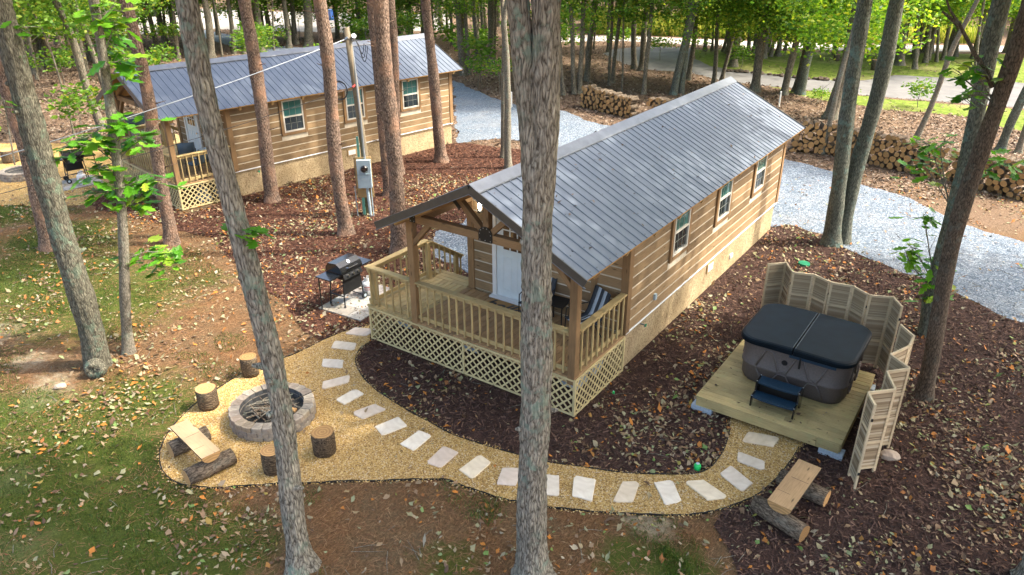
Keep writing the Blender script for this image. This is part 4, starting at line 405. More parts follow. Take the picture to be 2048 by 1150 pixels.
def groundmat():
    t=NT('forest_floor'); p=t.pos()
    n1=t.noise(p,.9,5,.65); n2=t.noise(p,22,8,.78); n3=t.noise(p,75,4,.7); n4=t.noise(t.scale(p,(40,7,7)),1.2,4,.6,1.0)
    straw=t.ramp(t.math('ADD',t.math('MULTIPLY',n2,.5),t.math('MULTIPLY',n4,.5)),[(.32,(.045,.024,.012)),(.5,(.17,.088,.038)),(.68,(.32,.19,.09))])  # darkest straw tone paints the shade between needles into the colour
    soil=t.ramp(n2,[(.32,(.055,.040,.022)),(.5,(.14,.10,.055)),(.68,(.24,.18,.105))])
    moss=t.ramp(t.math('ADD',t.math('MULTIPLY',n2,.5),t.math('MULTIPLY',n3,.5)),[(.32,(.016,.034,.004)),(.5,(.055,.090,.010)),(.68,(.125,.165,.024))])
    bare=t.ramp(n2,[(.3,(.30,.24,.15)),(.7,(.50,.43,.30))])
    lit=t.ramp(t.math('ADD',t.math('MULTIPLY',n2,.55),t.math('MULTIPLY',n3,.45)),[(.3,(.045,.028,.018)),(.45,(.12,.075,.046)),(.58,(.23,.16,.105)),(.75,(.38,.31,.23))])
    c1=t.mix(t.ramp(n1,[(.4,0.0),(.62,.75)]),straw,soil)
    c1=t.mix(t.ramp(t.math('ADD',t.attr('bare'),t.math('MULTIPLY',t.noise(p,3.4,8,.75),.9)),[(.72,0.0),(1.15,.85)]),c1,bare)
    c1=t.mix(t.ramp(t.math('ADD',t.attr('moss'),t.math('MULTIPLY',t.noise(p,2.6,8,.75),1.05)),[(.70,0.0),(1.12,.85)]),c1,moss)
    c1=t.mix(t.ramp(t.math('ADD',t.attr('litter'),t.math('MULTIPLY',t.noise(p,1.2,4),.5)),[(.55,0.0),(.95,1.0)]),c1,lit)
    return t.pbr(c1,.95,t.bump(t.math('ADD',n2,n3),.9,.03),spec=.15)
M['ground']=groundmat()
t=NT('lawn'); p=t.pos(); c1=t.ramp(t.noise(p,3,6,.7),[(.3,(.060,.095,.014)),(.5,(.12,.17,.024)),(.7,(.22,.25,.06))]); c1=t.mix(t.ramp(t.noise(p,.35,4),[(.48,0.0),(.70,.55)]),c1,(.30,.26,.12)); M['lawn']=t.pbr(c1,.95,t.bump(t.noise(p,9,4),.8,.05),spec=.1)
t=NT('asphalt'); p=t.pos(); c1=t.ramp(t.noise(p,.8,6,.7),[(.3,(.115,.115,.115)),(.7,(.19,.187,.18))]); c1=t.mix(t.ramp(t.noise(p,5,4),[(.60,0.0),(.75,.6)]),c1,(.26,.21,.15)); M['asphalt']=t.pbr(c1,.9,t.bump(t.noise(p,50,3),.3,.01),spec=.2)
t=NT('pale_road'); p=t.pos(); c1=t.ramp(t.noise(p,.5,5,.6),[(.3,(.36,.34,.31)),(.7,(.48,.46,.42))]); M['road']=t.pbr(c1,.9,spec=.2); M['lot']=plain('lot_gravel',(.27,.25,.22),.9,nz=.2,nscale=.5)
# ------------------------------------------------------------------ the setting
def catmull(P,n=6,closed=True):
    P=[Vector((*p,0)) for p in P]; k=len(P); out=[]
    for i in range(k if closed else k-1):
        g=lambda j: P[j%k] if closed else P[max(0,min(k-1,j))]
        a,b,c_,d=g(i-1),g(i),g(i+1),g(i+2)
        for j in range(n):
            t=j/n; out.append(.5*((2*b)+(c_-a)*t+(2*a-5*b+4*c_-d)*t*t+(3*b-a-3*c_+d)*t**3))
    if not closed: out.append(P[-1])
    return [(p.x,p.y) for p in out]
def rough_edge(P,step=.25,amp=.07,seed=1):
    r_=random.Random(seed); out=[]; ph=[r_.uniform(0,6.28) for _ in range(4)]; s_=0
    for i in range(len(P)):
        a=Vector(P[i]); b=Vector(P[(i+1)%len(P)]); L=(b-a).length; n=max(1,min(200,int(L/step))); d=(b-a); nn=Vector((-d.y,d.x)).normalized() if L>1e-6 else Vector((0,0))
        for j in range(n):
            q=a+d*(j/n); s_+=L/n
            o=amp*(math.sin(s_*2.3+ph[0])*.5+math.sin(s_*5.1+ph[1])*.35+math.sin(s_*11+ph[2])*.25+r_.uniform(-.4,.4))
            q=q+nn*o; out.append((q.x,q.y))
    return out
def sheet(name,poly,z,mat,label,cat,kind='structure'):
    bm=bmesh.new(); f=bm.faces.new([bm.verts.new((x,y,z)) for x,y in poly]); bm.normal_update()
    if f.normal.z<0: bmesh.ops.reverse_faces(bm,faces=[f])
    bmesh.ops.triangulate(bm,faces=bm.faces[:])
    me=bpy.data.meshes.new(name); bm.to_mesh(me); bm.free(); me.materials.append(mat)
    return tag(link(name,me),label,cat,kind=kind)
def inpoly(X,Y,P):
    P=np.asarray(P); n=len(P); c_=np.zeros(X.shape,bool); j=n-1
    for i in range(n):
        xi,yi=P[i]; xj,yj=P[j]
        c_^=((yi>Y)!=(yj>Y))&(X<(xj-xi)*(Y-yi)/(yj-yi+1e-12)+xi); j=i
    return c_
def fdist(X,Y): return -math.sin(CY)*(X-5.69)+math.cos(CY)*(Y+12.09)
# ground sheet to the horizon
def axis(a,b,s_,far):
    c_=list(np.arange(a,b+s_/2,s_)); st=s_
    lo,hi=a,b; L=[];H_=[]
    while hi<far: st*=1.35; lo-=st; hi+=st; L.append(lo); H_.append(hi)
    return np.array(L[::-1]+c_+H_)
gx=axis(-26,9,.25,600); gy=axis(-11,26,.25,600)
GX,GY=np.meshgrid(gx,gy); nx,ny=len(gx),len(gy)
V=np.stack([GX.ravel(),GY.ravel(),np.full(GX.size,-.004)],1)
idx=np.arange(nx*ny).reshape(ny,nx); F=np.stack([idx[:-1,:-1].ravel(),idx[:-1,1:].ravel(),idx[1:,1:].ravel(),idx[1:,:-1].ravel()],1)
gme=np_mesh('ground',V,F,M['ground'],4); ground=tag(link('ground',gme),'forest floor of pine straw, moss and leaf litter','ground',kind='structure')
def wblob(L):
    o=np.zeros(len(V))
    for x,y,r_,w_ in L: o=np.maximum(o,w_*np.exp(-((V[:,0]-x)**2+(V[:,1]-y)**2)/(r_*r_)))
    return o
for nm,arr in (('moss',wblob(MOSS)),('bare',wblob(BARE)),('litter',np.where(V[:,0]>2,np.clip((fdist(V[:,0],V[:,1])-19.5)/3,0,1),np.clip((fdist(V[:,0],V[:,1])-23)/4,0,1)))):
    a=gme.attributes.new(nm,'FLOAT','POINT'); a.data.foreach_set('value',arr.astype(np.float32))
mulch_poly=rough_edge(MULCH+MULCH_R+[(-3,12),(-9,13.5)]+MULCH_L,.3,.10,3)
path_poly=catmull(PATH_OUT,5,False)+[(3.95,.3),(2.35,.3)]+catmull(PATH_IN,5,False)
drive_poly=rough_edge(DRIVE_TOP+MULCH_R[1:]+[(-3.6,9.6),(-3.7,.8)]+DRIVE_LEFT,.3,.12,5)
sheet('mulch_bed',mulch_poly,.008,M['mulch'],'dark shredded mulch bed around both cabins and the hot tub','mulch')
sheet('gravel_drive',drive_poly,.014,M['drive'],'blue grey gravel drive curving behind the cabins','drive')
sheet('gravel_path',path_poly,.020,M['path'],'golden pea gravel path widening to the fire pit circle','path')
p2=rough_edge([(-23.0,-3.4),(-19.5,-.9),(-20.6,1.2),(-22.5,3.4),(-27,3.6),(-31,1.0),(-29,-2.5)],.4,.1,9)
sheet('gravel_path',p2,.018,M['path'],'golden gravel circle at the left edge beside the left cabin','path')
sheet('gravel_path',rough_edge([(-5.25,.3),(-4.0,.3),(-4.0,3.2),(-5.4,3.4)],.3,.05,4),.020,M['path'],'small golden gravel patch seen behind the porch steps','path')
sheet('lane',rough_edge(LANE,.5,.1,6),.006,M['asphalt'],'grey asphalt lane crossing the grove at the upper right','lane')
sheet('far_road',ROAD,.010,M['road'],'bright sunlit road behind the grove','road')
sheet('parking_lot',LOT,.006,M['lot'],'pale sunlit parking lot far behind the left cabin','parking lot')
sheet('back_lane',BACKLANE,.012,M['drive'],'grey gravel lane behind the left cabin roof','lane')
sheet('grass',rough_edge(GRASS_P,.6,.15,8),.002,M['lawn'],'shaded grass of the grove between lane and road','grass')
sheet('grass',rough_edge(VERGE,.5,.3,2),.004,M['lawn'],'green grass verge below the asphalt lane','grass')
# black edging along the path
def edging(pts,label):
    P=catmull(pts,6,False); mb=MB(); n=len(P); vs=[]
    for i,(x,y) in enumerate(P):
        a=Vector(P[max(0,i-1)]); b=Vector(P[min(n-1,i+1)]); d=(b-a).normalized(); nn=Vector((-d.y,d.x))*.007
        h=.034+.008*math.sin(i*.7)+.006*math.sin(i*2.1)
        vs+= [(x-nn.x,y-nn.y,0),(x-nn.x,y-nn.y,h),(x+nn.x,y+nn.y,h),(x+nn.x,y+nn.y,0)]
    fs=[]
    for i in range(n-1):
        k=i*4
        for j in range(3): fs.append((k+j,k+j+1,k+j+5,k+j+4))
    mb.add(vs,fs); tag(mb.build('edging_strip',M['edging']),label,'edging')
edging(PATH_OUT[1:],'black plastic edging along the outer side of the gravel path')
edging(PATH_IN[1:],'black plastic edging between gravel path and porch mulch bed')
# ------------------------------------------------------------------ the cabin (local: x across, y along the ridge, z up; right wall at x=0, front wall at y=0)
CW,CL,ZD,ZW=3.95,9.89,.86,.885
EAVE,RIDGE,XR=3.09,4.26,-1.975; SL=(RIDGE-EAVE)/(0.38-XR)
YF,YB=-2.41,10.21
WIN=[(2.03,2.83),(4.64,5.44),(7.28,8.08)]; WZ0,WZ1=1.86,2.96
ROW=.235
def roof_z(x,off=0): return RIDGE-SL*abs(x-XR)+off
def make_cabin():
    root=empty('log_cabin')
    # foundation
    f=MB().box(-CW+.05,-.05,.04,CL-.05,-.02,.87).build('foundation',M['stucco'],root)
    for y,z,s_ in ((4.74,.62,.2),(6.32,.36,.1)):
        MB().box(-.052,-.025,y-s_,y+s_,z-s_*.62,z+s_*.62).box(-.03,-.012,y-s_*.8,y+s_*.8,z-s_*.45,z+s_*.45,1).build('foundation_vent',[M['plyboard'] if s_>.15 else M['white'],M['white']],f)
    MB().tube([(-.06,.83,.74),(.06,.83,.74)],.018,8).tube([(.05,.83,.74),(.05,.83,.69)],.014,8).tube([(.075,.83,.74),(.085,.83,.74)],.04,10,mi=1).build('water_tap',[M['steel'],M['darkgreen']],f)
    # wall backing with chinking, planks proud of it
    t_=.009
    walls={}
    def gable(y0,y1):
        mb=MB(); pts=[(-CW+t_,ZW),(-t_,ZW),(-t_,3.15),(XR,roof_z(XR,-.12)),(-CW+t_,3.15)]
        vs=[(x,y0,z) for x,z in pts]+[(x,y1,z) for x,z in pts]; n=5
        mb.add(vs,[tuple(range(n)),tuple(range(2*n-1,n-1,-1))]+[(i,i+n,(i+1)%n+n,(i+1)%n) for i in range(n)]); return mb
    wr=MB().box(-.12,-t_,.16,CL-.16,ZW,3.18).build('wall',M['chink'],root)
    wl=MB().box(-CW+t_,-CW+.12,.16,CL-.16,ZW,3.18).build('wall',M['chink'],root)
    wf=gable(t_,.12).build('wall',M['chink'],root); wb=gable(CL-.12,CL-t_).build('wall',M['chink'],root)
    ins=MB().box(-CW+.2,-.2,.2,CL-.2,ZW,3.1).build('interior',M['black'],root)
    def row_plank(wall,axis_,a,b,z0,z1,plane,sgn):
        if b-a<.05: return
        zc,h=(z0+z1)/2,z1-z0
        if axis_=='y': bar('plank',(plane-sgn*.02,a,zc),(plane-sgn*.02,b,zc),.04,h,M['cedar'],wall)
        else: bar('plank',(a,plane-sgn*.02,zc),(b,plane-sgn*.02,zc),.04,h,M['cedar'],wall)
    nrow=int((3.2-ZW)/ROW)+1
    for i in range(nrow):
        z0=ZW+.012+i*ROW; z1=min(z0+ROW-.030,3.2)
        if z1-z0<.04: continue
        cuts=[]
        if z1>WZ0-.11 and z0<WZ1+.12: cuts=[(a-.12,b+.12) for a,b in WIN]
        y=.15
        for a,b in cuts: row_plank(wr,'y',y,a-.004,z0,z1,0,1); y=b+.004
        if not cuts and i%2==0: row_plank(wr,'y',y,4.93,z0,z1,0,1); y=4.936
        row_plank(wr,'y',y,CL-.15,z0,z1,0,1)
        row_plank(wl,'y',.15,CL-.15,z0,z1,-CW,-1)
    for i in range(15):
        z0=ZW+.012+i*ROW; z1=z0+ROW-.030
        lim=(RIDGE-.14-z1)/SL
        if lim<.1: break
        xa,xb=max(-CW+.14,XR-lim),min(-.14,XR+lim)
        if z0<2.95:
            row_plank(wf,'x',xa,-3.285,z0,z1,0,-1); row_plank(wf,'x',-2.135,xb,z0,z1,0,-1)
        else: row_plank(wf,'x',xa,xb,z0,z1,0,-1)
        row_plank(wb,'x',xa,xb,z0,z1,CL,1)
    for x in (-.06,-CW+.06):
        for y in (.06,CL-.06): bar('corner_board',(x,y,ZW-.03),(x,y,3.17),.17,.17,M['trim'],root)
    bar('corner_board',(-.75,-.01,ZW),(-.75,-.01,3.2),.13,.04,M['trim'],root)
    for (a,b) in (((.012,0,ZW-.012),(.012,CL,ZW-.012)),((-CW-.012,0,ZW-.012),(-CW-.012,CL,ZW-.012)),((-CW,CL+.012,ZW-.012),(0,CL+.012,ZW-.012))): bar('flashing',a,b,.03,.028,M['whitetrim'],root)
    MB().box(.0,.05,1.28,1.36,1.13,1.26).build('outlet_box',M['greyplastic'],root)
    # windows
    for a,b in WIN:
        fr=MB().box(-.01,.045,a,a+.045,WZ0,WZ1).box(-.01,.045,b-.045,b,WZ0,WZ1).box(-.01,.046,a+.045,b-.045,WZ0,WZ0+.05).box(-.01,.046,a+.045,b-.045,WZ1-.045,WZ1).build('window',M['winframe'],root)
        zm=(WZ0+WZ1)/2-.02
        MB().box(-.005,.038,a+.046,b-.046,zm-.025,zm+.025).build('sash_rail',M['winframe'],fr)
        MB().box(-.02,.008,a+.046,b-.046,WZ0+.051,zm-.026).build('pane',M['glass'],fr)
        MB().box(-.02,.009,a+.046,b-.046,zm+.026,WZ1-.046).build('pane',M['glass'],fr)
        g=MB()
        for q in (1,2): y=a+.045+(b-a-.09)*q/3; g.box(.012,.017,y-.005,y+.005,WZ0+.05,WZ1-.045)
        for z in (WZ0+.29,zm+.27): g.box(.0125,.0165,a+.046,b-.046,z-.005,z+.005)
        g.build('muntin',M['muntin'],fr)
        MB().box(.0105,.0118,a+.047,b-.047,zm+.027,WZ1-.047).build('pane_reflection',M['glassreflect'],fr)  # teal sheet over the upper sash, a reflection painted as colour
        bar('casing',(.02,a-.062,WZ0-.11),(.02,a-.062,WZ1+.12),.05,.112,M['trim'],fr,up=(0,1,0)); bar('casing',(.02,b+.062,WZ0-.11),(.02,b+.062,WZ1+.12),.05,.112,M['trim'],fr,up=(0,1,0))
        bar('casing',(.018,a,WZ0-.056),(.018,b,WZ0-.056),.05,.105,M['trim'],fr); bar('casing',(.018,a,WZ1+.06),(.018,b,WZ1+.06),.05,.11,M['trim'],fr)
    # door in the front wall
    dx0,dx1,dz1=-3.16,-2.25,2.90
    d=MB().box(dx0,dx1,-.02,.03,ZD+.05,dz1).build('door',M['doorpaint'],root)
    MB().box(dx0-.11,dx0-.012,-.045,.03,ZD,dz1+.1).box(dx1+.012,dx1+.11,-.045,.03,ZD,dz1+.1).box(dx0-.012,dx1+.012,-.046,.03,dz1+.012,dz1+.1).build('door_frame',M['white'],d)
    MB().box(dx0-.13,dx1+.13,-.16,.0,ZD+.004,ZD+.045).build('door_sill',M['whitetrim'],d)
    MB().box(dx0+.17,dx1-.17,-.03,-.0205,2.05,2.72).build('pane',M['glassdoor'],d)
    g=MB(); 
    for q in (0,1,2,3): x=dx0+.17+(dx1-dx0-.34)*q/3; g.box(x-.014,x+.014,-.037,-.0305,2.02,2.75)
    for z in (2.035,2.28,2.50,2.735): g.box(dx0+.16,dx1-.16,-.036,-.031,z-.013,z+.013)
    g.build('muntin',M['doorpaint'],d)
    for x in (dx0+.16,dx0+.52):
        g=MB(); x1=x+.24
        for (u0,u1,z0,z1) in ((x,x1,1.08,1.11),(x,x1,1.84,1.87),(x,x+.025,1.11,1.84),(x1-.025,x1,1.11,1.84)): g.box(u0,u1,-.033,-.0205,z0,z1)
        g.build('door_panel',M['doorpaint'],d)
    MB().tube([(dx1-.07,-.02,1.82),(dx1-.07,-.08,1.82)],.03,10).build('door_knob',M['chrome'],d)
    # roof
    rf=empty('roof',parent=root)
    for sgn,xe in ((1,.38),(-1,2*XR-.38)):
        prof=[]; y=YF
        nr=int(round((YB-YF)/.2286)); st=(YB-YF)/nr
        for i in range(nr+1):
            yc=YF+i*st
            for dy,h in ((-.026,0),(-.013,.017),(.013,.017),(.026,0)):
                yy=yc+dy
                if YF-.001<=yy<=YB+.001: prof.append((yy,h))
        nxn,nzn=sgn*SL/math.hypot(1,SL),1/math.hypot(1,SL)
        xs=[XR+(xe-XR)*k for k in (0,.33,.66,1)]
        vs=[(x+nxn*h,yy,roof_z(x)+nzn*h) for x in xs for yy,h in prof]; n=len(prof)
        fs=[(k*n+j,(k+1)*n+j,(k+1)*n+j+1,k*n+j+1) if sgn>0 else (k*n+j,k*n+j+1,(k+1)*n+j+1,(k+1)*n+j) for k in range(3) for j in range(n-1)]
        MB().add(vs,fs).build('roof_panel',M['roof'],rf)
        dk=MB(); a=(XR,roof_z(XR,-.012)); b=(xe-sgn*.012,roof_z(xe-sgn*.012,-.012))
        q=[(a[0],a[1]),(b[0],b[1]),(b[0],b[1]-.03),(a[0],a[1]-.03)]
        vs=[(x,YF+.012,z) for x,z in q]+[(x,YB-.012,z) for x,z in q]
        dk.add(vs,[(0,1,2,3),(7,6,5,4),(0,4,5,1),(1,5,6,2),(2,6,7,3),(3,7,4,0)]).build('roof_deck',M['gold'],rf)
        cap=MB(); w_=.20; x1=XR+sgn*w_
        cap.add([(XR,YF-.02,RIDGE+.055),(x1,YF-.02,roof_z(x1,.036)),(x1,YB+.02,roof_z(x1,.036)),(XR,YB+.02,RIDGE+.055),(x1+sgn*.012,YF-.02,roof_z(x1,.018)),(x1+sgn*.012,YB+.02,roof_z(x1,.018))],[(0,1,2,3),(1,4,5,2)] if sgn>0 else [(3,2,1,0),(2,5,4,1)])
        cap.build('ridge_cap',M['ridge'],rf)
        for yy,s2 in ((YF-.012,-1),(YB+.012,1)):
            dz=-.045
            bar('rake_trim',(XR,yy,roof_z(XR,dz)),(xe,yy,roof_z(xe,dz)),.026,.15,M['rooftrim'],rf)
            bar('drip_edge',(XR,yy,roof_z(XR,dz-.088)),(xe,yy,roof_z(xe,dz-.088)),.036,.014,M['ridge'],rf)
        sc=MB()
        for u in (.22,.52,.80,.965):
            x=XR+(xe-XR)*u
            for i in range(nr):
                if (i*7+int(u*50))%3==0: continue
                yc=YF+i*st+.05; z=roof_z(x)
                sc.box(x-.008,x+.008,yc-.008,yc+.008,z-.002,z+.008)
        tag(sc.build('roof_screw',M['rooftrim'],rf),kind='stuff')
    for k in range(11):
        y=-1.95+k*1.17
        for sgn,xe in ((1,.33),(-1,2*XR-.33)):
            x0=XR+sgn*1.3
            bar('rafter_tail',(x0,y,roof_z(x0,-.115)),(xe,y,roof_z(xe,-.115)),.075,.13,M['plyboard'],rf)
    # gable frame over the porch
    yb=-1.91
    for x in (-.08,-CW+.08): bar('porch_post',(x,yb,ZD-.16),(x,yb,3.10),.155,.155,M['trim'],root)
    bar('tie_beam',(-CW-.02,yb,3.17),(.02,yb,3.17),.14,.16,M['trim'],root)
    for sgn in (1,-1):
        xa=XR+sgn*2.3; bar('rafter',(XR+sgn*.02,yb,roof_z(XR,-.14)),(xa,yb,roof_z(xa,-.14)),.13,.15,M['trim'],root)
    bar('king_post',(XR,yb,3.25),(XR,yb,3.98),.13,.14,M['trim'],root)
    for sgn in (1,-1):
        bar('strut',(XR+sgn*.10,yb,3.27),(XR+sgn*.62,yb,3.76),.11,.12,M['trim'],root,up=(0,1,0))
        xp=-.08 if sgn>0 else -CW+.08
        bar('knee_brace',(xp-sgn*.05,yb,2.62),(xp-sgn*.50,yb,3.11),.10,.11,M['trim'],root,up=(0,1,0))
        pl=MB(); xa=XR+sgn*1.78; pl.box(xa-.07,xa+.07,yb-.082,yb-.072,3.10,3.36); p_=pl.build('metal_plate',M['black'],root)
        bb=MB(); [bb.box(xa+u-.008,xa+u+.008,yb-.088,yb-.082,z-.008,z+.008) for u in (-.045,.045) for z in (3.13,3.22,3.32)]; bb.build('bolt',M['steel'],p_)
        xa=XR+sgn*.66; s_=MB(); s_.bar((xa-sgn*.09,yb-.078,3.62),(xa+sgn*.08,yb-.078,3.79),.01,.075,up=(-sgn*.7,0,.7)); s_.build('metal_plate',M['black'],root)
    th=[math.pi*k/10 for k in range(11)]; poly=[(XR+.155*math.cos(a),3.24+.15*math.sin(a)) for a in th]+[(XR-.155,3.10),(XR+.155,3.10)]
    pm=MB(); n=len(poly); pm.add([(x,yb-.085,z) for x,z in poly]+[(x,yb-.072,z) for x,z in poly],[tuple(range(n-1,-1,-1)),tuple(range(n,2*n))]+[(i,(i+1)%n,n+(i+1)%n,n+i) for i in range(n)])
    p_=pm.build('metal_plate',M['black'],root); bb=MB()
    for a in th[::2]: x,z=XR+.125*math.cos(a),3.245+.12*math.sin(a); bb.box(x-.008,x+.008,yb-.091,yb-.085,z-.008,z+.008)
    for x in (XR-.12,XR,XR+.12): bb.box(x-.008,x+.008,yb-.091,yb-.085,3.12,3.136)
    bb.build('bolt',M['steel'],p_)
    for x in (-.08,-CW+.08): bar('top_plate',(x,yb+.08,3.05),(x,0,3.05),.12,.15,M['trim'],root)
    # lantern
    l=MB().box(-3.58,-3.46,-.06,-.012,2.97,3.16).box(-3.59,-3.45,-.20,-.06,3.11,3.15).tube([(-3.52,-.13,2.80),(-3.52,-.13,2.83)],.055,10).tube([(-3.52,-.13,3.05),(-3.52,-.13,3.12)],[.07,.03],10)
    for a in range(4): l.bar((-3.52+.05*math.cos(a*1.57),-.13+.05*math.sin(a*1.57),2.82),(-3.52+.065*math.cos(a*1.57),-.13+.065*math.sin(a*1.57),3.06),.008,.008)
    l=l.build('porch_lantern',M['black'],root)
    MB().tube([(-3.52,-.13,2.86),(-3.52,-.13,2.91),(-3.52,-.13,2.98),(-3.52,-.13,3.02)],[.018,.036,.036,.016],10).build('bulb',M['bulb'],l,smooth=True)
    # deck
    dk=empty('porch_deck',parent=root)
    n=int(5.22/.143)
    for i in range(n+1):
        x=-.07-i*.1425
        if x<-5.2: break
        bar('deck_board',(x,-1.985,ZD-.014),(x,-.03,ZD-.014),.136,.028,M['treated'] if x<-4.0 else M['deck'],dk)
    for j in range(3):
        y=.05+j*.1425; bar('deck_board',(-5.22,y,ZD-.014),(-4.04,y,ZD-.014),.136,.028,M['treated'],dk)
    for y in (-1.92,-1.0,-.06): bar('joist',(-5.18,y,ZD-.10),(-.02,y,ZD-.10),.04,.14,M['deck'],dk)
    bar('joist',(-.025,-1.94,ZD-.055),(-.025,-.02,ZD-.055),.04,.05,M['plyboard'],dk); bar('joist',(-5.18,-1.94,ZD-.10),(-5.18,.26,ZD-.10),.04,.14,M['treated'],dk)
    for x in (-5.0,-3.1,-.6):
        for y in (-.95,-.3): MB().box(x-.2,x+.2,y-.2,y+.2,0,.20).box(x-.17,x+.17,y-.1,y+.1,.2,.40).box(x-.045,x+.045,y-.045,y+.045,.4,ZD-.17).build('pier',M['block'],dk)
    # lattice skirt
    def lattice(p0,p1,z0,z1,nrm):
        p0=Vector((*p0,0)); p1=Vector((*p1,0)); L=(p1-p0).length; d=(p1-p0)/L; nv=Vector((*nrm,0)); H=z1-z0
        pt=lambda u,z,o: (p0+d*u+nv*o)+Vector((0,0,z))
        fr=empty('lattice_skirt',parent=root)
        for sg,o in ((1,.006),(-1,-.004)):
            mb=MB(); k=-H; 
            while k<L:
                a,b=max(0,k),min(L,k+H); 
                if b-a>.02:
                    if sg>0: za,zb=z0+(a-k),z0+(b-k)
                    else: za,zb=z1-(a-k),z1-(b-k)
                    q0,q1=pt(a,za,o),pt(b,zb,o); mb.bar(q0,q1,.009,.036,up=tuple(nv.cross((q1-q0).normalized())))
                k+=.178
            tag(mb.build('lattice_strip',M['lattice'],fr),kind='stuff')
        for z in (z0,z1): bar('lattice_frame',pt(0,z,.012),pt(L,z,.012),.022,.045,M['lattice'],fr)
        for u in ([0,L] if L<3 else [0,L/2,L]): bar('lattice_frame',pt(u,z0-.02,.016),pt(u,z1+.02,.016),.022,.05,M['lattice'],fr,up=tuple(d))
    lattice((-5.2,-1.965),(.0,-1.965),.05,.80,(0,-1)); lattice((.0,-1.96),(0,-.03),.05,.80,(1,0)); lattice((-5.2,-1.96),(-5.2,.25),.05,.80,(-1,0))
    # railings
    def rail(p0,p1,side,name='railing',zt=1.775,zt2=None,bal=.186):
        r_=empty(name,parent=root); p0=Vector((*p0,0)); p1=Vector((*p1,0)); d=(p1-p0); L=d.length; d/=L; s_=Vector((*side,0)); zt2=zt if zt2 is None else zt2
        z=lambda t: zt+(zt2-zt)*t
        bar('top_rail',p0+Vector((0,0,zt)),p1+Vector((0,0,zt2)),.145,.036,M['treated'],r_)
        bar('sub_rail',p0+Vector((0,0,zt-.063)),p1+Vector((0,0,zt2-.063)),.036,.085,M['treated'],r_)
        bar('bottom_rail',p0+Vector((0,0,zt-.80)),p1+Vector((0,0,zt2-.80)),.036,.088,M['treated'],r_)
        nb=max(1,int(L/bal)); o=s_*.037
        for i in range(nb):
            t=(i+.5)/nb; q=p0+d*L*t+o; zz=z(t)
            bar('baluster',q+Vector((0,0,zt-.875+zz-zt)),q+Vector((0,0,zz-.022)),.035,.035,M['treated'],r_,up=(d.x,d.y,0))
        return r_
    rail((-CW+.16,-1.93),(-.16,-1.93),(0,-1)); rail((-5.22,-1.93),(-CW,-1.93),(0,-1)); rail((-.06,-1.83),(-.06,.0),(1,0)); rail((-5.13,-2.0),(-5.13,-.08),(-1,0))
    rail((-5.05,-.08),(-5.05,1.08),(1,0),'stair_rail',1.775,1.02)
    for x,y,z0,z1 in ((-5.11,-1.86,.1,1.755),(-5.06,-.14,.1,1.755),(-5.05,.86,0,1.14)): bar('rail_post',(x,y,z0),(x,y,z1),.10,.10,M['treated'],root)
    st=empty('stair',parent=root)
    for i in range(4): bar('step',(-5.1,.42+i*.26,.68-i*.19),(-4.08,.42+i*.26,.68-i*.19),.27,.036,M['treated'],st)
    for x in (-5.0,-4.12): bar('stringer',(x,.3,.62),(x,1.30,-.02),.04,.2,M['treated'],st)
    return root
cab1=make_cabin()
cab2=copy_tree(cab1)
tag(cab1,'near log cabin with railed porch, lit lantern and dark ribbed metal roof','cabin','twin log cabins')
cab2.location=(-16.002,2.571,0); cab2.rotation_euler=(0,0,-.157)
tag(cab2,'left log cabin further back, half hidden behind pine trunks','cabin','twin log cabins')
# ------------------------------------------------------------------ things in the yard
def rrect(x0,x1,y0,y1,r_,n=6):
    P=[]
    for cx,cy,a0 in ((x1-r_,y1-r_,0),(x0+r_,y1-r_,90),(x0+r_,y0+r_,180),(x1-r_,y0+r_,270)):
        for k in range(n+1): a=R(a0+90*k/n); P.append((cx+r_*math.cos(a),cy+r_*math.sin(a)))
    return P
def loft(mb,rings,cap=True,mi=0):
    n=len(rings[0]); vs=[p for r_ in rings for p in r_]; k=len(rings)
    fs=[(i*n+j,i*n+(j+1)%n,(i+1)*n+(j+1)%n,(i+1)*n+j) for i in range(k-1) for j in range(n)]
    if cap: fs+=[tuple((k-1)*n+j for j in range(n)),tuple(range(n-1,-1,-1))]
    return mb.add(vs,fs,mi)
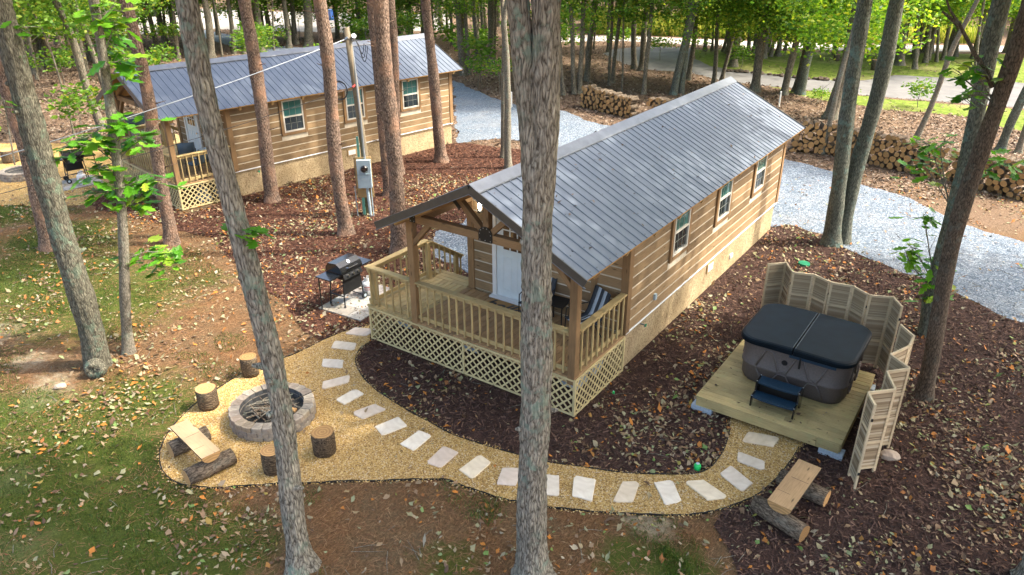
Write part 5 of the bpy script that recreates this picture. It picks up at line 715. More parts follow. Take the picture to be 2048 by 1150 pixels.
# --- hot tub
def make_tub():
    root=empty('hot_tub')   # local origin at tub centre on the deck; 2.1 x 1.78
    X,Y=1.03,.88
    def ring(d,z,r_=.36): return [(x,y,z) for x,y in rrect(-X+d,X-d,-Y+d,Y-d,r_-d*.5,8)]
    sh=MB(); loft(sh,[ring(.10,.0),ring(.085,.07),ring(.06,.09),ring(.055,.34),ring(.035,.36),ring(.035,.40),ring(.05,.415),ring(.035,.80),ring(.02,.84)])
    sh=sh.build('shell',M['tub'],root,smooth=True)
    MB().box(-X+.2,X-.2,-Y+.2,Y-.2,-.0,.02).build('base',M['tubdark'],root)
    rd_=MB()   # raised zigzag ridges
    for side in range(4):
        L=2*X if side in(0,2) else 2*Y
        def pt(u,z,o=.0):
            dd=.05-o
            return {0:(u,-Y+dd,z),1:(X-dd,u,z),2:(u,Y-dd,z),3:(-X+dd,u,z)}[side]
        span=L/2-.40; n=5 if side in (0,2) else 4; up_=True; us=np.linspace(-span,span,2*n)
        P=[]
        for i,u in enumerate(us):
            if (i//1)%2==0: P+= [(u,.41 if (i//2)%2==0 else .78)]
            else: P+= [(u,.78 if (i//2)%2==0 else .41)]
        rd_.tube([pt(u,z,.012) for u,z in P],.021,6)
        P2=[(u,.10 if z>.6 else .345) for u,z in P]; rd_.tube([pt(u,z,.004) for u,z in P2],.018,6)
    rd_.build('shell_ridge',M['tub'],root,smooth=True)
    MB().tube([(-.12,-Y+.052,.63),(-.12,-Y+.030,.63)],.055,14).build('emblem',M['black'],root)
    # cover, two halves
    for s_ in (-1,1):
        def cr(d,z,zc):
            P=[p for p in rrect(-X-.03+d,X+.03-d,-Y-.03+d,Y+.03-d,.34,8)]
            if s_<0: P=[(min(x,-.012),y) for x,y in P]
            else: P=[(max(x,.012),y) for x,y in P]
            return [(x,y,z+(zc-z)*(1-abs(x)/X)) for x,y in P]
        cv=MB(); loft(cv,[cr(.02,.845,.845),cr(0,.865,.865),cr(0,.93,.95),cr(.02,.955,.975),cr(.06,.965,.988)])
        cv.build('cover_half',M['cover'],root)
    sm=MB()
    for x in (-.022,.022): sm.tube([(x,-Y-.02,.955),(x,-Y+.06,.99),(x,Y-.06,.99),(x,Y+.02,.955)],.008,6)
    sm.build('cover_seam',M['coverseam'],root)
    MB().box(-.05,X-.25,-Y-.018,-Y-.012,.80,.86).build('cover_skirt',M['stepplastic'],root)
    MB().box(.14,.175,-Y-.022,-Y-.016,.62,.85).build('strap',M['black'],root)
    MB().box(X-.035,X-.012,.05,.22,.62,.80).build('side_vent',M['black'],root)
    return root
PZ=.32
tub=make_tub(); tub.location=(3.13,1.44,PZ); tag(tub,'taupe hot tub with closed black folding cover on the pine platform','hot tub','hot tubs')
tub2=copy_tree(tub); tub2.location=(-24.6,4.6,.30); tub2.rotation_euler=(0,0,R(-12)); tag(tub2,'second hot tub seen behind the left cabin porch','hot tub','hot tubs')
# --- platform
pf=empty('tub_platform',(3.07,.9,0)); tag(pf,'square pine platform under the hot tub with a greenish rim board','platform','tub platforms')
n=19; y0,y1=-.44,2.28; wbd=(y1-y0)/n
for i in range(n):
    y=y0+wbd*(i+.5)-.9
    if i%3==1: bar('deck_board',(-1.31,y,PZ-.016),(.28,y,PZ-.016),wbd-.005,.034,M['platform'],pf); bar('deck_board',(.284,y,PZ-.016),(1.31,y,PZ-.016),wbd-.005,.034,M['platform'],pf)
    else: bar('deck_board',(-1.31,y,PZ-.016),(1.31,y,PZ-.016),wbd-.005,.034,M['platform'],pf)
for y in (y0-.9+.022,y1-.9-.022): bar('rim_board',(-1.29,y,PZ-.125),(.90,y,PZ-.125),.038,.18,M['platform'],pf); bar('rim_board',(.905,y,PZ-.125),(1.29,y,PZ-.125),.038,.18,M['platform'],pf)
for x in (-1.29,1.29): bar('rim_board',(x,y0-.9+.045,PZ-.125),(x,y1-.9-.045,PZ-.125),.038,.178,M['platform'],pf)
pf2=copy_tree(pf); pf2.location=(-24.6,4.4,0); pf2.rotation_euler=(0,0,R(-12)); tag(pf2,'pine platform under the second hot tub behind the left cabin','platform','tub platforms')
for i,(x,y,l) in enumerate(((1.90,-.36,'left front'),(4.24,-.36,'right front'),(4.24,2.12,'right rear'))):
    b_=MB(); b_.box(-.2,.2,-.1,.1,.0,.118)
    for dx in (-.1,.1): b_.box(dx-.07,dx+.07,-.06,.06,.118,.119)
    tag(b_.build('concrete_block',M['block'],None,loc=(x,y,0)),f'grey blue concrete block under the {l} corner of the tub platform','block','platform blocks')
# --- tub steps
st=empty('tub_step',(3.09,.25,PZ)); tag(st,'two tread black plastic step in front of the hot tub','step')
W_=.37
for z,ya,yb in ((.20,-.42,-.17),(.40,-.20,.06)):
    tr=MB(); nseg=8
    for k in range(nseg):
        u0,u1=-W_+2*W_*k/nseg,-W_+2*W_*(k+1)/nseg; c0=.05*(1-(u0/W_)**2); c1_=.05*(1-(u1/W_)**2)
        tr.add([(u0,ya-c0*.6,z-.03),(u1,ya-c1_*.6,z-.03),(u1,yb,z-.03),(u0,yb,z-.03),(u0,ya-c0*.6,z),(u1,ya-c1_*.6,z),(u1,yb,z),(u0,yb,z)],[(0,3,2,1),(4,5,6,7),(0,1,5,4),(2,3,7,6)])
    tr=tr.build('tread',M['stepplastic'],st)
    g=MB(); [g.box(-W_+.03,W_-.03,y,y+.012,z,z+.006) for y in np.arange(ya+.02,yb-.02,.03)]; g.build('grip',M['stepplastic'],tr)
for s_ in (-1,1):
    x=s_*(W_+.012); pr=MB(); poly=[(-.44,0),(-.38,0),(-.36,.12),(-.10,.14),(-.02,.0),(.07,0),(.07,.415),(-.22,.415),(-.24,.215),(-.44,.215)]
    n=len(poly); pr.add([(x-.014,y,z) for y,z in poly]+[(x+.014,y,z) for y,z in poly],[tuple(range(n)),tuple(range(2*n-1,n-1,-1))]+[(i,n+i,n+(i+1)%n,(i+1)%n) for i in range(n)])
    pr.build('side_panel',M['blackgloss'],st)
    sc=MB(); [sc.tube([(x,y,z),(x,y,z+.004)],.014,8) for y,z in ((-.42,.216),(-.23,.216),(-.20,.416),(.04,.416))]; sc.build('bolt',M['steel'],st)
MB().box(-W_,W_,.0,.02,.05,.37).build('back_panel',M['black'],st)
# --- folding screens
SP=[(1.72,3.33),(2.03,3.65),(2.29,3.21),(2.71,3.35),(3.09,3.15),(3.52,3.22),(3.88,2.96),(4.29,3.13),(4.52,2.76)]
SQ=[(4.62,1.97),(4.90,1.63),(4.89,1.20),(4.68,.70),(5.03,.40),(4.74,.07),(4.96,-.42),(4.62,-.76),(4.80,-1.10)]
SH=1.66
def make_screen(pts,label):
    a0=Vector((*pts[0],0)); root=empty('folding_screen',a0); tag(root,label,'folding screen','louvred folding screens')
    for i in range(4):
        a=Vector((*pts[i],0))-a0; b_=Vector((*pts[i+1],0))-a0; L=(b_-a).length; ang=math.atan2((b_-a).y,(b_-a).x)
        key=('screen',round(L,2))
        if key not in _cache:
            l=round(L,2)-.012; t_=.034; fr=MB()
            for x in (0,l-.044): fr.box(x,x+.044,-t_/2,t_/2,0,SH)
            for z in (.10,.62,1.12,SH-.05): fr.box(.038,l-.038,-t_/2+.001,t_/2-.001,z,z+.045)
            lv=MB(); z=.15
            while z<SH-.055:
                if not any(q-.01<z<q+.05 for q in (.62,1.12)): lv.bar((.038,0,z),(l-.038,0,z),.026,.006,up=(0,.55,.83))
                z+=.020
            lv.box(.038,l-.038,-.001,.001,.145,SH-.05)
            hg=MB(); [hg.box(l-.004,l+.012,-.015,.015,z,z+.05) for z in (.3,1.35)]
            _cache[key]=(fr.mesh('panel',M['screen']),lv.mesh('louver',M['slat']),hg.mesh('hinge',M['black']))
        fm,lm,hm=_cache[key]
        p_=link('panel',fm,root,loc=a,rot=(0,0,ang)); tag(link('louver',lm,p_),kind='stuff'); link('hinge',hm,p_)
    return root
make_screen(SP[:5],'louvred folding screen behind the left half of the hot tub, nearest the cabin')
make_screen(SP[4:],'louvred folding screen behind the right half of the hot tub')
make_screen(SQ[:5],'louvred folding screen right of the hot tub, behind the nearest screen')
make_screen(SQ[4:],'nearest louvred folding screen at the right front of the platform')
# --- log, stump and bench builders
def log_mesh(name,r_,L,n=14,seed=0,mats=None,amp=.06,flat=None):
    q=random.Random(seed); ph=[q.uniform(0,6.28) for _ in range(6)]; mb=MB(); k=5; vs=[]
    prof=[1+amp*(math.sin(2*math.pi*2*j/n+ph[0])*.6+math.sin(2*math.pi*3*j/n+ph[1])*.5)+q.uniform(-amp,amp)*.5 for j in range(n)]
    for i in range(k):
        x=-L/2+L*i/(k-1); e=1-.03*(i in(0,k-1))
        for j in range(n):
            a=2*math.pi*j/n; rr=r_*prof[j]*e*(1+q.uniform(-.015,.015)); vs.append((x,rr*math.cos(a),rr*math.sin(a) if flat is None else min(rr*math.sin(a),flat*r_)))
    fs=[(i*n+j,i*n+(j+1)%n,(i+1)*n+(j+1)%n,(i+1)*n+j) for i in range(k-1) for j in range(n)]
    mb.add(vs,fs,0); mb.f+= [tuple(range(n-1,-1,-1)),tuple((k-1)*n+j for j in range(n))]; mb.m+=[1,1]
    me=mb.mesh(name,mats or [M['logbark'],M['cut']]); 
    me.polygons.foreach_set('use_smooth',[True]*len(fs)+[False,False]); return me
def stump(x,y,h,r_,label,seed,group='log stump seats'):
    root=link('log_stump',log_mesh('log_stump',r_,h,20,seed,[M['stumpbark'],M['cutfresh']],.05)); root.rotation_euler=(0,-math.pi/2,seed); root.location=(x,y,h/2)
    return tag(root,label,'stump',group)
stump(-5.92,-5.66,.43,.195,'log stump seat left of the fire pit',1)
stump(-6.2,-4.47,.45,.165,'log stump seat behind the fire pit, half hidden by the leaning oak',2)
stump(-3.04,-5.34,.44,.20,'log stump seat right of the fire pit',3)
stump(-3.38,-6.18,.44,.17,'log stump seat in front of the fire pit, mostly behind the leaning oak',4)
stump(-27.1,.15,.5,.3,'big log stump at the left edge beside the second fire pit',5)
def bench(c0,c1,wid,label,mat,logs,seed):
    a=Vector((*c0,0)); b_=Vector((*c1,0)); mid=(a+b_)/2; ang=math.atan2((b_-a).y,(b_-a).x); L=(b_-a).length
    root=empty('log_bench',mid,ang); tag(root,label,'bench','half log benches')
    mb=MB(); n=9; top=.43; prof=[(-wid/2,top)]+[(wid/2*math.cos(t_),top-.012-.135*math.sin(t_)) for t_ in [math.pi*(1-k/n) for k in range(n+1)]]+[(wid/2,top)]
    prof=prof[:1]+prof[1:]; m_=len(prof)
    vs=[(-L/2,y,z) for y,z in prof]+[(L/2,y,z) for y,z in prof]
    mb.add(vs,[(i,i+1,m_+i+1,m_+i) for i in range(m_-1)],1); mb.add(vs,[(m_-1,0,m_,2*m_-1)],0)
    mb.add(vs,[tuple(range(m_-1,-1,-1)),tuple(range(m_,2*m_))],2)
    mb.build('seat_slab',[mat,M['logbark'],M['cutfresh']],root)
    ck=MB(); ck.box(-.12,-.115,-wid*.3,wid*.45,top,top+.0015); ck.box(.3,.304,-wid*.45,wid*.1,top,top+.0015); ck.build('crack',M['black'],root)
    inv=Matrix.Rotation(-ang,3,'Z')
    for i,(p,q,r_) in enumerate(logs):
        p=inv@(Vector((*p,0))-mid); q=inv@(Vector((*q,0))-mid); o=link('cross_log',log_mesh('cross_log',r_,(q-p).length,16,seed+i),root); mm=axis_matrix(p,q); mm.translation.z=r_*.98; o.matrix_basis=mm
bench((-5.33,-6.6),(-4.10,-6.81),.32,'pale half log bench by the fire pit',M['slab'],[((-5.14,-6.95),(-5.03,-6.28),.145),((-4.26,-7.22),(-4.12,-6.42),.145)],20)
bench((4.10,-1.40),(3.99,-2.66),.37,'weathered half log bench at the end of the path below the platform',M['slabold'],[((3.60,-2.47),(4.42,-2.72),.145),((3.72,-1.62),(4.50,-1.74),.14)],30)
# --- fire pit of stacked blocks
def firepit(cx,cy,ro,ri,rows,label,nb=24):
    root=empty('fire_pit',(cx,cy,0)); tag(root,label,'fire pit','stone fire pits')
    ms=[]
    for v in range(3):
        a=math.pi/nb*.965; q=random.Random(v); mb=MB(); h=.098
        def P(r_,s_): return (r_*math.cos(s_*a),r_*math.sin(s_*a))
        o=[P(ro,-1),P(ro+.012,-.5),P(ro+.018+q.uniform(-.01,.01),0),P(ro+.012,.5),P(ro,1)]; i_=[P(ri,1),P(ri,0),P(ri,-1)]
        full=o+i_; sm=[(x*.985+.008,y*.96) for x,y in full]; n=len(full)
        vs=[(x,y,.002) for x,y in full]+[(x,y,h-.014) for x,y in full]+[(x*.992,y*.93,h) for x,y in full]
        fs=[(i,(i+1)%n,n+(i+1)%n,n+i) for i in range(n)]+[(n+i,n+(i+1)%n,2*n+(i+1)%n,2*n+i) for i in range(n)]+[tuple(2*n+i for i in range(n)),tuple(range(n-1,-1,-1))]
        mb.add(vs,fs); 
        for k in range(n): 
            if k in (4,5,6): mb.m[k]=1
        ms.append(mb.mesh('block',[M['pitblock'],M['soot']]))
    for r_ in range(rows):
        for k in range(nb):
            o=link('block',ms[(k*5+r_)%3],root,loc=(0,0,r_*.098),rot=(0,0,2*math.pi*(k+.5*(r_%2))/nb)); o.scale=(1+rnd.uniform(-.012,.012),)*2+(1,)
    P=[(ri*1.02*math.cos(2*math.pi*k/24),ri*1.02*math.sin(2*math.pi*k/24)) for k in range(24)]
    MB().prism(P,.0,.10).build('ash_bed',M['ash'],root)
    return root
firepit(-4.62,-5.17,.76,.585,3,'round fire pit of grey mauve blocks filled with sticks')
firepit(-24.6,-.55,.7,.52,3,'second fire pit at the left edge behind the reddish pine')
for k in range(84):
    q=random.Random(k+100); L=q.uniform(.25,.8); a=q.uniform(0,6.28); rr=q.uniform(0,.36); b_=q.uniform(0,6.28); zc=.14+q.uniform(0,.12); c_=Vector((-4.62+rr*math.cos(b_),-5.17+rr*math.sin(b_),zc))
    lim=max(.12,.54-rr); L=min(L,2*lim); d=Vector((math.cos(a),math.sin(a),q.uniform(-.12,.12)))*L/2; r_=q.uniform(.008,.022)
    bend=Vector((q.uniform(-.03,.03),q.uniform(-.03,.03),.01))
    tag(MB().tube([c_-d,c_+bend,c_+d],[r_,r_*.9,r_*.6],6).build('stick',[M['slim'] if k%3 else M['logbark']]),'bare stick lying in the fire pit','stick','sticks in the fire pit')
tag(MB().tube([(-4.5,-4.95,.22),(-4.2,-4.75,.42),(-3.98,-4.62,.56)],[.012,.009,.004],6).build('stick',M['dark']),'dark stick poking up over the right rim of the fire pit','stick')
tag(MB().box(-.2,.2,-.045,.045,-.02,.02).build('split_log',M['cutfresh'],None,loc=(-4.36,-5.06,.24),rot=(0,.05,.35)),'orange split log lying among the fire pit sticks','log')
# --- grill, gas bottle, pavers
pad=empty('paver_pad',(-7.32,-1.66,0),R(5)); tag(pad,'pad of pale square pavers under the grill','paver pad','paver pads')
pm=MB(); P=rrect(.006,.434,.006,.434,.012,2); pm.prism(P,.0,.045); pme=pm.mesh('paver',M['paver'])
for i in range(3):
    for j in range(4): link('paver',pme,pad,loc=(i*.44,j*.44,.002*((i+j)%2)))
def make_grill():
    g=empty('gas_grill')  # front faces +x, long axis y; origin on the ground at body centre
    hx,hy=.235,.33
    for sx in (-1,1):
        for sy in (-1,1):
            wheel=sy>0; z0=.07 if wheel else 0
            bar('leg',(sx*hx,sy*hy,z0),(sx*(hx-.03),sy*(hy-.05),.78),.028,.028,M['black'],g)
            if not wheel: MB().tube([(sx*hx,sy*hy,0),(sx*hx,sy*hy,.07)],[.028,.018],8).build('foot',M['rubber'],g)
            else:
                w_=MB().tube([(sx*hx+sx*.01,sy*hy,.085),(sx*hx+sx*.05,sy*hy,.085)],.085,18).build('wheel',M['rubber'],g); MB().tube([(sx*hx+sx*.051,sy*hy,.085),(sx*hx+sx*.056,sy*hy,.085)],.04,12).build('hub',M['greyplastic'],w_)
    bar('axle',(-hx-.02,hy,.085),(hx+.02,hy,.085),.018,.018,M['black'],g); bar('stretcher',(-hx,-hy,.30),(hx,-hy,.30),.025,.025,M['black'],g)
    bar('stretcher',(-hx+.01,-hy,.30),(-hx+.01,hy,.30),.025,.025,M['black'],g); bar('stretcher',(-hx,hy,.30),(hx,hy,.30),.025,.025,M['black'],g)
    MB().box(hx-.022,hx-.010,-hy+.03,hy-.05,.33,.70).build('front_panel',M['black'],g)
    bx=MB(); loft(bx,[[(-.2,-.27,.70),(.2,-.27,.70),(.2,.27,.70),(-.2,.27,.70)],[(-.25,-.34,.88),(.25,-.34,.88),(.25,.34,.88),(-.25,.34,.88)]]); bx.build('firebox',M['blackgloss'],g)
    cp=MB(); cp.add([(.235,-.31,.70),(.235,.31,.70),(.30,.31,.74),(.30,-.31,.74),(.25,-.31,.86),(.25,.31,.86)],[(0,3,2,1),(3,4,5,2),(0,4,3),(1,2,5)]); cp=cp.build('control_panel',M['black'],g)
    for y in (-.17,.0,.17): MB().tube([(.27,y,.80),(.31,y,.815)],.028,12).build('knob',M['chrome'],cp)
    ld=MB(); prof=[(-.26,.885),(-.26,.97),(-.17,1.10),(.08,1.12),(.21,1.04),(.265,.94),(.265,.885)]; n=len(prof)
    ld.add([(x,-.35,z) for x,z in prof]+[(x,.35,z) for x,z in prof],[tuple(range(n)),tuple(range(2*n-1,n-1,-1))]+[(i,n+i,n+i+1,i+1) for i in range(n-1)]); ld=ld.build('lid',M['blackgloss'],g)
    MB().tube([(.235,-.16,.99),(.30,-.15,1.0),(.30,.15,1.0),(.235,.16,.99)],.011,8).build('lid_handle',M['chrome'],ld)
    MB().tube([(.15,.0,1.083),(.158,.0,1.092)],.042,16).build('thermometer',M['chrome'],ld)
    for s_ in (-1,1):
        y0_,y1_=(-.72,-.35) if s_<0 else (.35,.72)
        sh=MB().box(-.23,.23,y0_,y1_,.84,.872).build('side_shelf',M['blackgloss'],g)
        if s_<0: bar('shelf_leg',(-.2,-.66,0),(-.2,-.66,.84),.026,.026,M['black'],g)
    return g
grill=make_grill(); grill.location=(-7.02,-.98,.047); grill.rotation_euler=(0,0,R(3)); tag(grill,'black gas grill with closed lid on the pavers left of the near porch','grill','gas grills')
def make_tank():
    r_=.155; prof=[(.0,.02),(.10,.02),(.11,.045),(.145,.07),(r_,.11),(r_,.29),(.145,.335),(.11,.362),(.06,.375)]
    k=18; mb=MB(); rings=[[(max(p,.001)*math.cos(2*math.pi*j/k),max(p,.001)*math.sin(2*math.pi*j/k),z) for j in range(k)] for p,z in prof]; loft(mb,rings)
    root=mb.build('gas_bottle',M['tank'],None,smooth=True)
    MB().tube([(0,0,0),(0,0,.03)],.10,16).build('foot_ring',M['tank'],root)
    cl=MB()
    for j in range(13):
        a=R(-150+300*j/13); b_=R(-150+300*(j+1)/13); cl.add([(.085*math.cos(a),.085*math.sin(a),.36),(.085*math.cos(b_),.085*math.sin(b_),.36),(.085*math.cos(b_),.085*math.sin(b_),.47),(.085*math.cos(a),.085*math.sin(a),.47),(.078*math.cos(a),.078*math.sin(a),.36),(.078*math.cos(b_),.078*math.sin(b_),.36),(.078*math.cos(b_),.078*math.sin(b_),.47),(.078*math.cos(a),.078*math.sin(a),.47)],[(0,1,2,3),(7,6,5,4),(3,2,6,7)])
    cl.build('collar',M['tank'],root); MB().tube([(0,0,.37),(0,0,.43)],.02,8).tube([(0,0,.42),(.05,0,.42)],.015,8).build('valve',M['steel'],root)
    lb=MB()
    for j in range(8):
        a=R(-80+9*j); b_=R(-80+9*j+6)
        for z in (.17,.225): lb.add([(.157*math.cos(a),.157*math.sin(a),z),(.157*math.cos(b_),.157*math.sin(b_),z),(.157*math.cos(b_),.157*math.sin(b_),z+(.022 if z<.2 else .035)),(.157*math.cos(a),.157*math.sin(a),z+(.022 if z<.2 else .035))],[(0,1,2,3)])
    lb.build('printed_label',M['redprint'],root)
    return root
tank=make_tank(); tank.location=(-6.86,-.42,.047); tag(tank,'white gas bottle behind the grill wheel on the pavers','gas bottle','gas bottles')
g2=copy_tree(grill); g2.location=(-22.35,.35,.047); g2.rotation_euler=(0,0,R(165)); tag(g2,'black gas grill by the left cabin, half hidden by green leaves','grill','gas grills')
pad2=copy_tree(pad); pad2.location=(-22.9,-.75,0); pad2.rotation_euler=(0,0,R(-8)); tag(pad2,'pad of pale pavers under the far grill by the left cabin','paver pad','paver pads')
t2=copy_tree(tank); t2.location=(-21.75,.22,.047); t2.rotation_euler=(0,0,.4); tag(t2,'white gas bottle beside the far grill by the left cabin','gas bottle','gas bottles')
# --- stepping stones
for i,(x,y) in enumerate(STONES):
    q=random.Random(i+5); a=Vector(STONES[max(0,i-1)]); b_=Vector(STONES[min(len(STONES)-1,i+1)]); d=b_-a; ang=math.atan2(d.y,d.x)+math.pi/2+q.uniform(-.15,.15)
    L,W2_=.50+q.uniform(-.06,.05),.31+q.uniform(-.04,.04); P=[]
    for px,py in rrect(-L/2,L/2,-W2_/2,W2_/2,.05,3):
        P.append((px+.028*math.sin(py*13+i*2.1)+q.uniform(-.008,.008),py*(1+.22*math.sin(i*3.3)*px)+.04*math.sin(px*7+i*1.7)+.012*math.sin(px*23+i)+q.uniform(-.006,.006)))
    n=len(P); mb=MB(); inner=[(x_*.96,y_*.95) for x_,y_ in P]
    loft(mb,[[(x_,y_,.0) for x_,y_ in P],[(x_,y_,.034) for x_,y_ in P],[(x_,y_,.043) for x_,y_ in inner]])
    tag(mb.build('stepping_stone',M['stone'],None,loc=(x,y,.001),rot=(0,0,ang)),f'pale flat stepping stone, {ORD[i]} from the grill end of the path','stepping stone','stepping stones')
# --- small things
def solar(x,y,label):
    r_=MB().tube([(0,0,0),(0,0,.09),(0,0,.125)],[.055,.058,.036],14).build('garden_light',M['greenplastic'],None,loc=(x,y,.01),smooth=True); MB().tube([(0,0,.125),(0,0,.132)],.03,12).build('cap',M['greyplastic'],r_); tag(r_,label,'garden light','green garden lights')
solar(2.49,-2.08,'bright green plastic garden light at the inner bend of the path')
r_=MB().tube([(0,0,0),(0,0,.05)],[.16,.15],18).build('valve_lid',M['darkgreen'],None,loc=(1.55,7.7,.008)); tag(r_,'round green lid set in the mulch behind the screens','lid')
solar(.25,-.85,'small green light half hidden beside the lattice of the near porch'); [o for o in bpy.data.objects if o.name.startswith('garden_light')][-1].scale=(.4,.4,.5)
def rock(x,y,s_,label,seed):
    q=random.Random(seed); bm=bmesh.new(); bmesh.ops.create_icosphere(bm,subdivisions=2,radius=s_)
    for v in bm.verts: v.co=Vector((v.co.x*1.3,v.co.y,v.co.z*.6))*(1+q.uniform(-.13,.13))
    me=bpy.data.meshes.new('rock'); bm.to_mesh(me); bm.free(); me.materials.append(M['rock']); tag(link('rock',me,loc=(x,y,s_*.4),rot=(0,0,q.uniform(0,3))),label,'rock')
rock(5.08,.12,.13,'pale rock beside the foot of the nearest folding screens',1)
rock(-8.95,-6.95,.09,'pale rounded stone below the burl of the mossy trunk',2)
# porch furniture
def make_chair(stripe):
    c_=empty('sling_chair')  # faces -y; origin on the floor below the seat
    cols=[M['sling_dark'],M['sling_pale']]
    side=[(-.27,.40),(.0,.36),(.20,.38),(.26,.46),(.36,.72),(.44,.96)]; n=len(side)
    mb=MB(); ns=5 if stripe else 1
    for k in range(ns):
        x0,x1=-.25+.5*k/ns,-.25+.5*(k+1)/ns; vs=[(x0,y,z) for y,z in side]+[(x1,y,z) for y,z in side]
        mb.add(vs,[(i,n+i,n+i+1,i+1) for i in range(n-1)],0 if (k%3!=1) else 1) if False else mb.add(vs,[(i,n+i,n+i+1,i+1) for i in range(n-1)],k%2)
    o=mb.build('sling',cols if stripe else [M['bluechair'],M['bluechair']],c_,smooth=True)
    md=o.modifiers.new('thick','SOLIDIFY'); md.thickness=.012
    for s_ in (-1,1):
        x=s_*.265
        MB().tube([(x,y,z) for y,z in side],.012,8).build('side_frame',M['black'],c_)
        MB().tube([(x,-.27,0),(x,-.25,.38),(x,-.24,.58),(x,-.05,.62),(x,.30,.60)],.012,8).build('arm',M['black'],c_)
        MB().tube([(x,.30,.0),(x,.10,.36)],.012,8).build('leg',M['black'],c_)
    return c_
def on_cabin(o,cab,x,y,z,rz):
    mm=Matrix.Translation(cab.location)@Matrix.Rotation(cab.rotation_euler[2],4,'Z')@Matrix.Translation((x,y,z))@Matrix.Rotation(rz,4,'Z'); o.location=mm.translation; o.rotation_euler=mm.to_euler()
ch=make_chair(True); on_cabin(ch,cab1,-.66,-.55,ZD,R(-28)); tag(ch,'navy and pale striped sling chair at the right end of the near porch','chair','porch chairs')
ch_b=copy_tree(ch); on_cabin(ch_b,cab1,-1.88,-.40,ZD,R(2)); tag(ch_b,'striped sling chair mostly hidden behind the forked oak on the near porch','chair','porch chairs')
ch2=make_chair(False); on_cabin(ch2,cab2,-1.75,-.75,ZD,R(-115)); tag(ch2,'blue grey chair on the left cabin porch by the white door','chair','porch chairs')
ch3=copy_tree(ch2); on_cabin(ch3,cab2,-.75,-.9,ZD,R(-70)); tag(ch3,'blue grey chair on the left cabin porch behind the side railing','chair','porch chairs')
def make_table():
    tb=empty('side_table'); MB().box(-.22,.22,-.22,.22,.47,.50).build('table_top',M['black'],tb)
    for sx in (-1,1):
        for sy in (-1,1): bar('leg',(sx*.18,sy*.18,0),(sx*.18,sy*.18,.47),.025,.025,M['black'],tb)
    bar('stretcher',(-.18,-.18,.06),(.18,-.18,.06),.02,.02,M['black'],tb); return tb
tb=make_table(); on_cabin(tb,cab1,-1.40,-.32,ZD,R(5)); tag(tb,'small square black side table between the chairs on the near porch','table')
mat_=MB().box(-.46,.46,-.26,.26,0,.018).build('door_mat',M['coir'],None,loc=(-2.72,-.44,ZD+.002)); tag(mat_,'brown coir door mat with black script before the white door','door mat')
text_mesh('hello',.48,M['black'],'lettering',mat_,Matrix.Translation((0,.02,.0205)),.35,.002,.008)
# --- utility pole
PX,PY=-11.11,3.87
pole=empty('utility_pole',(PX,PY,0)); tag(pole,'wooden utility pole with electric meter between the two cabins','utility pole')
MB().tube([(0,0,0),(.02,.02,2),(-.04,-.04,4),(-.11,-.12,5.72)],[.112,.105,.098,.088],14).build('pole',M['polewood'],pole,smooth=True)
vd=Vector((5.7-PX,-12.1-PY,0)).normalized(); ang=math.atan2(vd.y,vd.x)-R(8)
fx=Vector((math.cos(ang),math.sin(ang),0)); sx=Vector((-math.sin(ang),math.cos(ang),0))   # fx towards the viewer, sx to the right
def loc(f,s_,z): return fx*f+sx*s_+Vector((0,0,z))
def obox(name,f0,f1,s0,s1,z0,z1,mat,parent):
    mb=MB(); P=[(f0,s0),(f1,s0),(f1,s1),(f0,s1)]; vs=[loc(f,s_,z) for z in (z0,z1) for f,s_ in P]
    return mb.add(vs,[(0,3,2,1),(4,5,6,7),(0,1,5,4),(1,2,6,5),(2,3,7,6),(3,0,4,7)]).build(name,mat,parent)
obox('backboard',.13,.17,-.27,.24,.62,1.92,M['plyboard'],pole); obox('backboard',-.05,.13,-.30,-.26,.72,1.9,M['polewood'],pole)
mbx=obox('meter_box',.17,.34,-.20,.22,.98,1.86,M['greyplastic'],pole); obox('panel_lip',.34,.355,-.185,.205,1.42,1.44,M['greyplastic'],mbx)
c0=loc(.34,.03,1.60); 
MB().tube([c0,c0+fx*.05,c0+fx*.09],[.115,.11,.085],18).build('meter_dial',M['carglass'],mbx,smooth=False); MB().tube([c0,c0+fx*.02],.125,18).build('meter_ring',M['steel'],mbx)
MB().tube([loc(.2,.06,1.86),loc(.16,.04,2.2),loc(.14,.03,3.2),loc(.06,-.02,4.6),loc(-.02,-.06,5.4)],.032,10).build('conduit',M['steel'],pole)
MB().tube([loc(.24,.06,.98),loc(.22,.09,.0)],.045,10).build('conduit',M['greyplastic'],pole)
for s_,r_ in ((.17,.014),(-.33,.014)): MB().tube([loc(.2,s_,1.0),loc(.2,s_+.01,.0)],r_,8).build('ground_wire',M['greyplastic'],pole)
obox('guard_strip',.10,.16,-.16,-.08,0,.62,M['teal'],pole); obox('guard_strip',.06,.13,-.17,-.10,1.92,2.55,M['teal'],pole)
MB().tube([loc(.0,.0,5.42),loc(.12,.05,5.50)],[.06,.07],12).tube([loc(.1,-.2,5.40),loc(.1,-.12,5.45)],[.04,.05],10).build('insulator',M['steel'],pole)
MB().bar(loc(0,-.15,5.35),loc(0,.2,5.35),.03,.03).build('bracket',M['steel'],pole)
def coil(name,cen,r_,n,seed,rad=.012):
    q=random.Random(seed); P=[]
    for k in range(n*16):
        a=2*math.pi*k/16; rr=r_*(1+.06*math.sin(k*.9)); P.append(cen+sx*rr*math.cos(a)*.75+Vector((0,0,1))*rr*math.sin(a)+fx*.03*math.sin(k*.35))
    MB().tube(P,rad,6).build(name,M['rubber'],pole)
coil('cable_coil',loc(.12,-.5,3.95),.27,3,1)
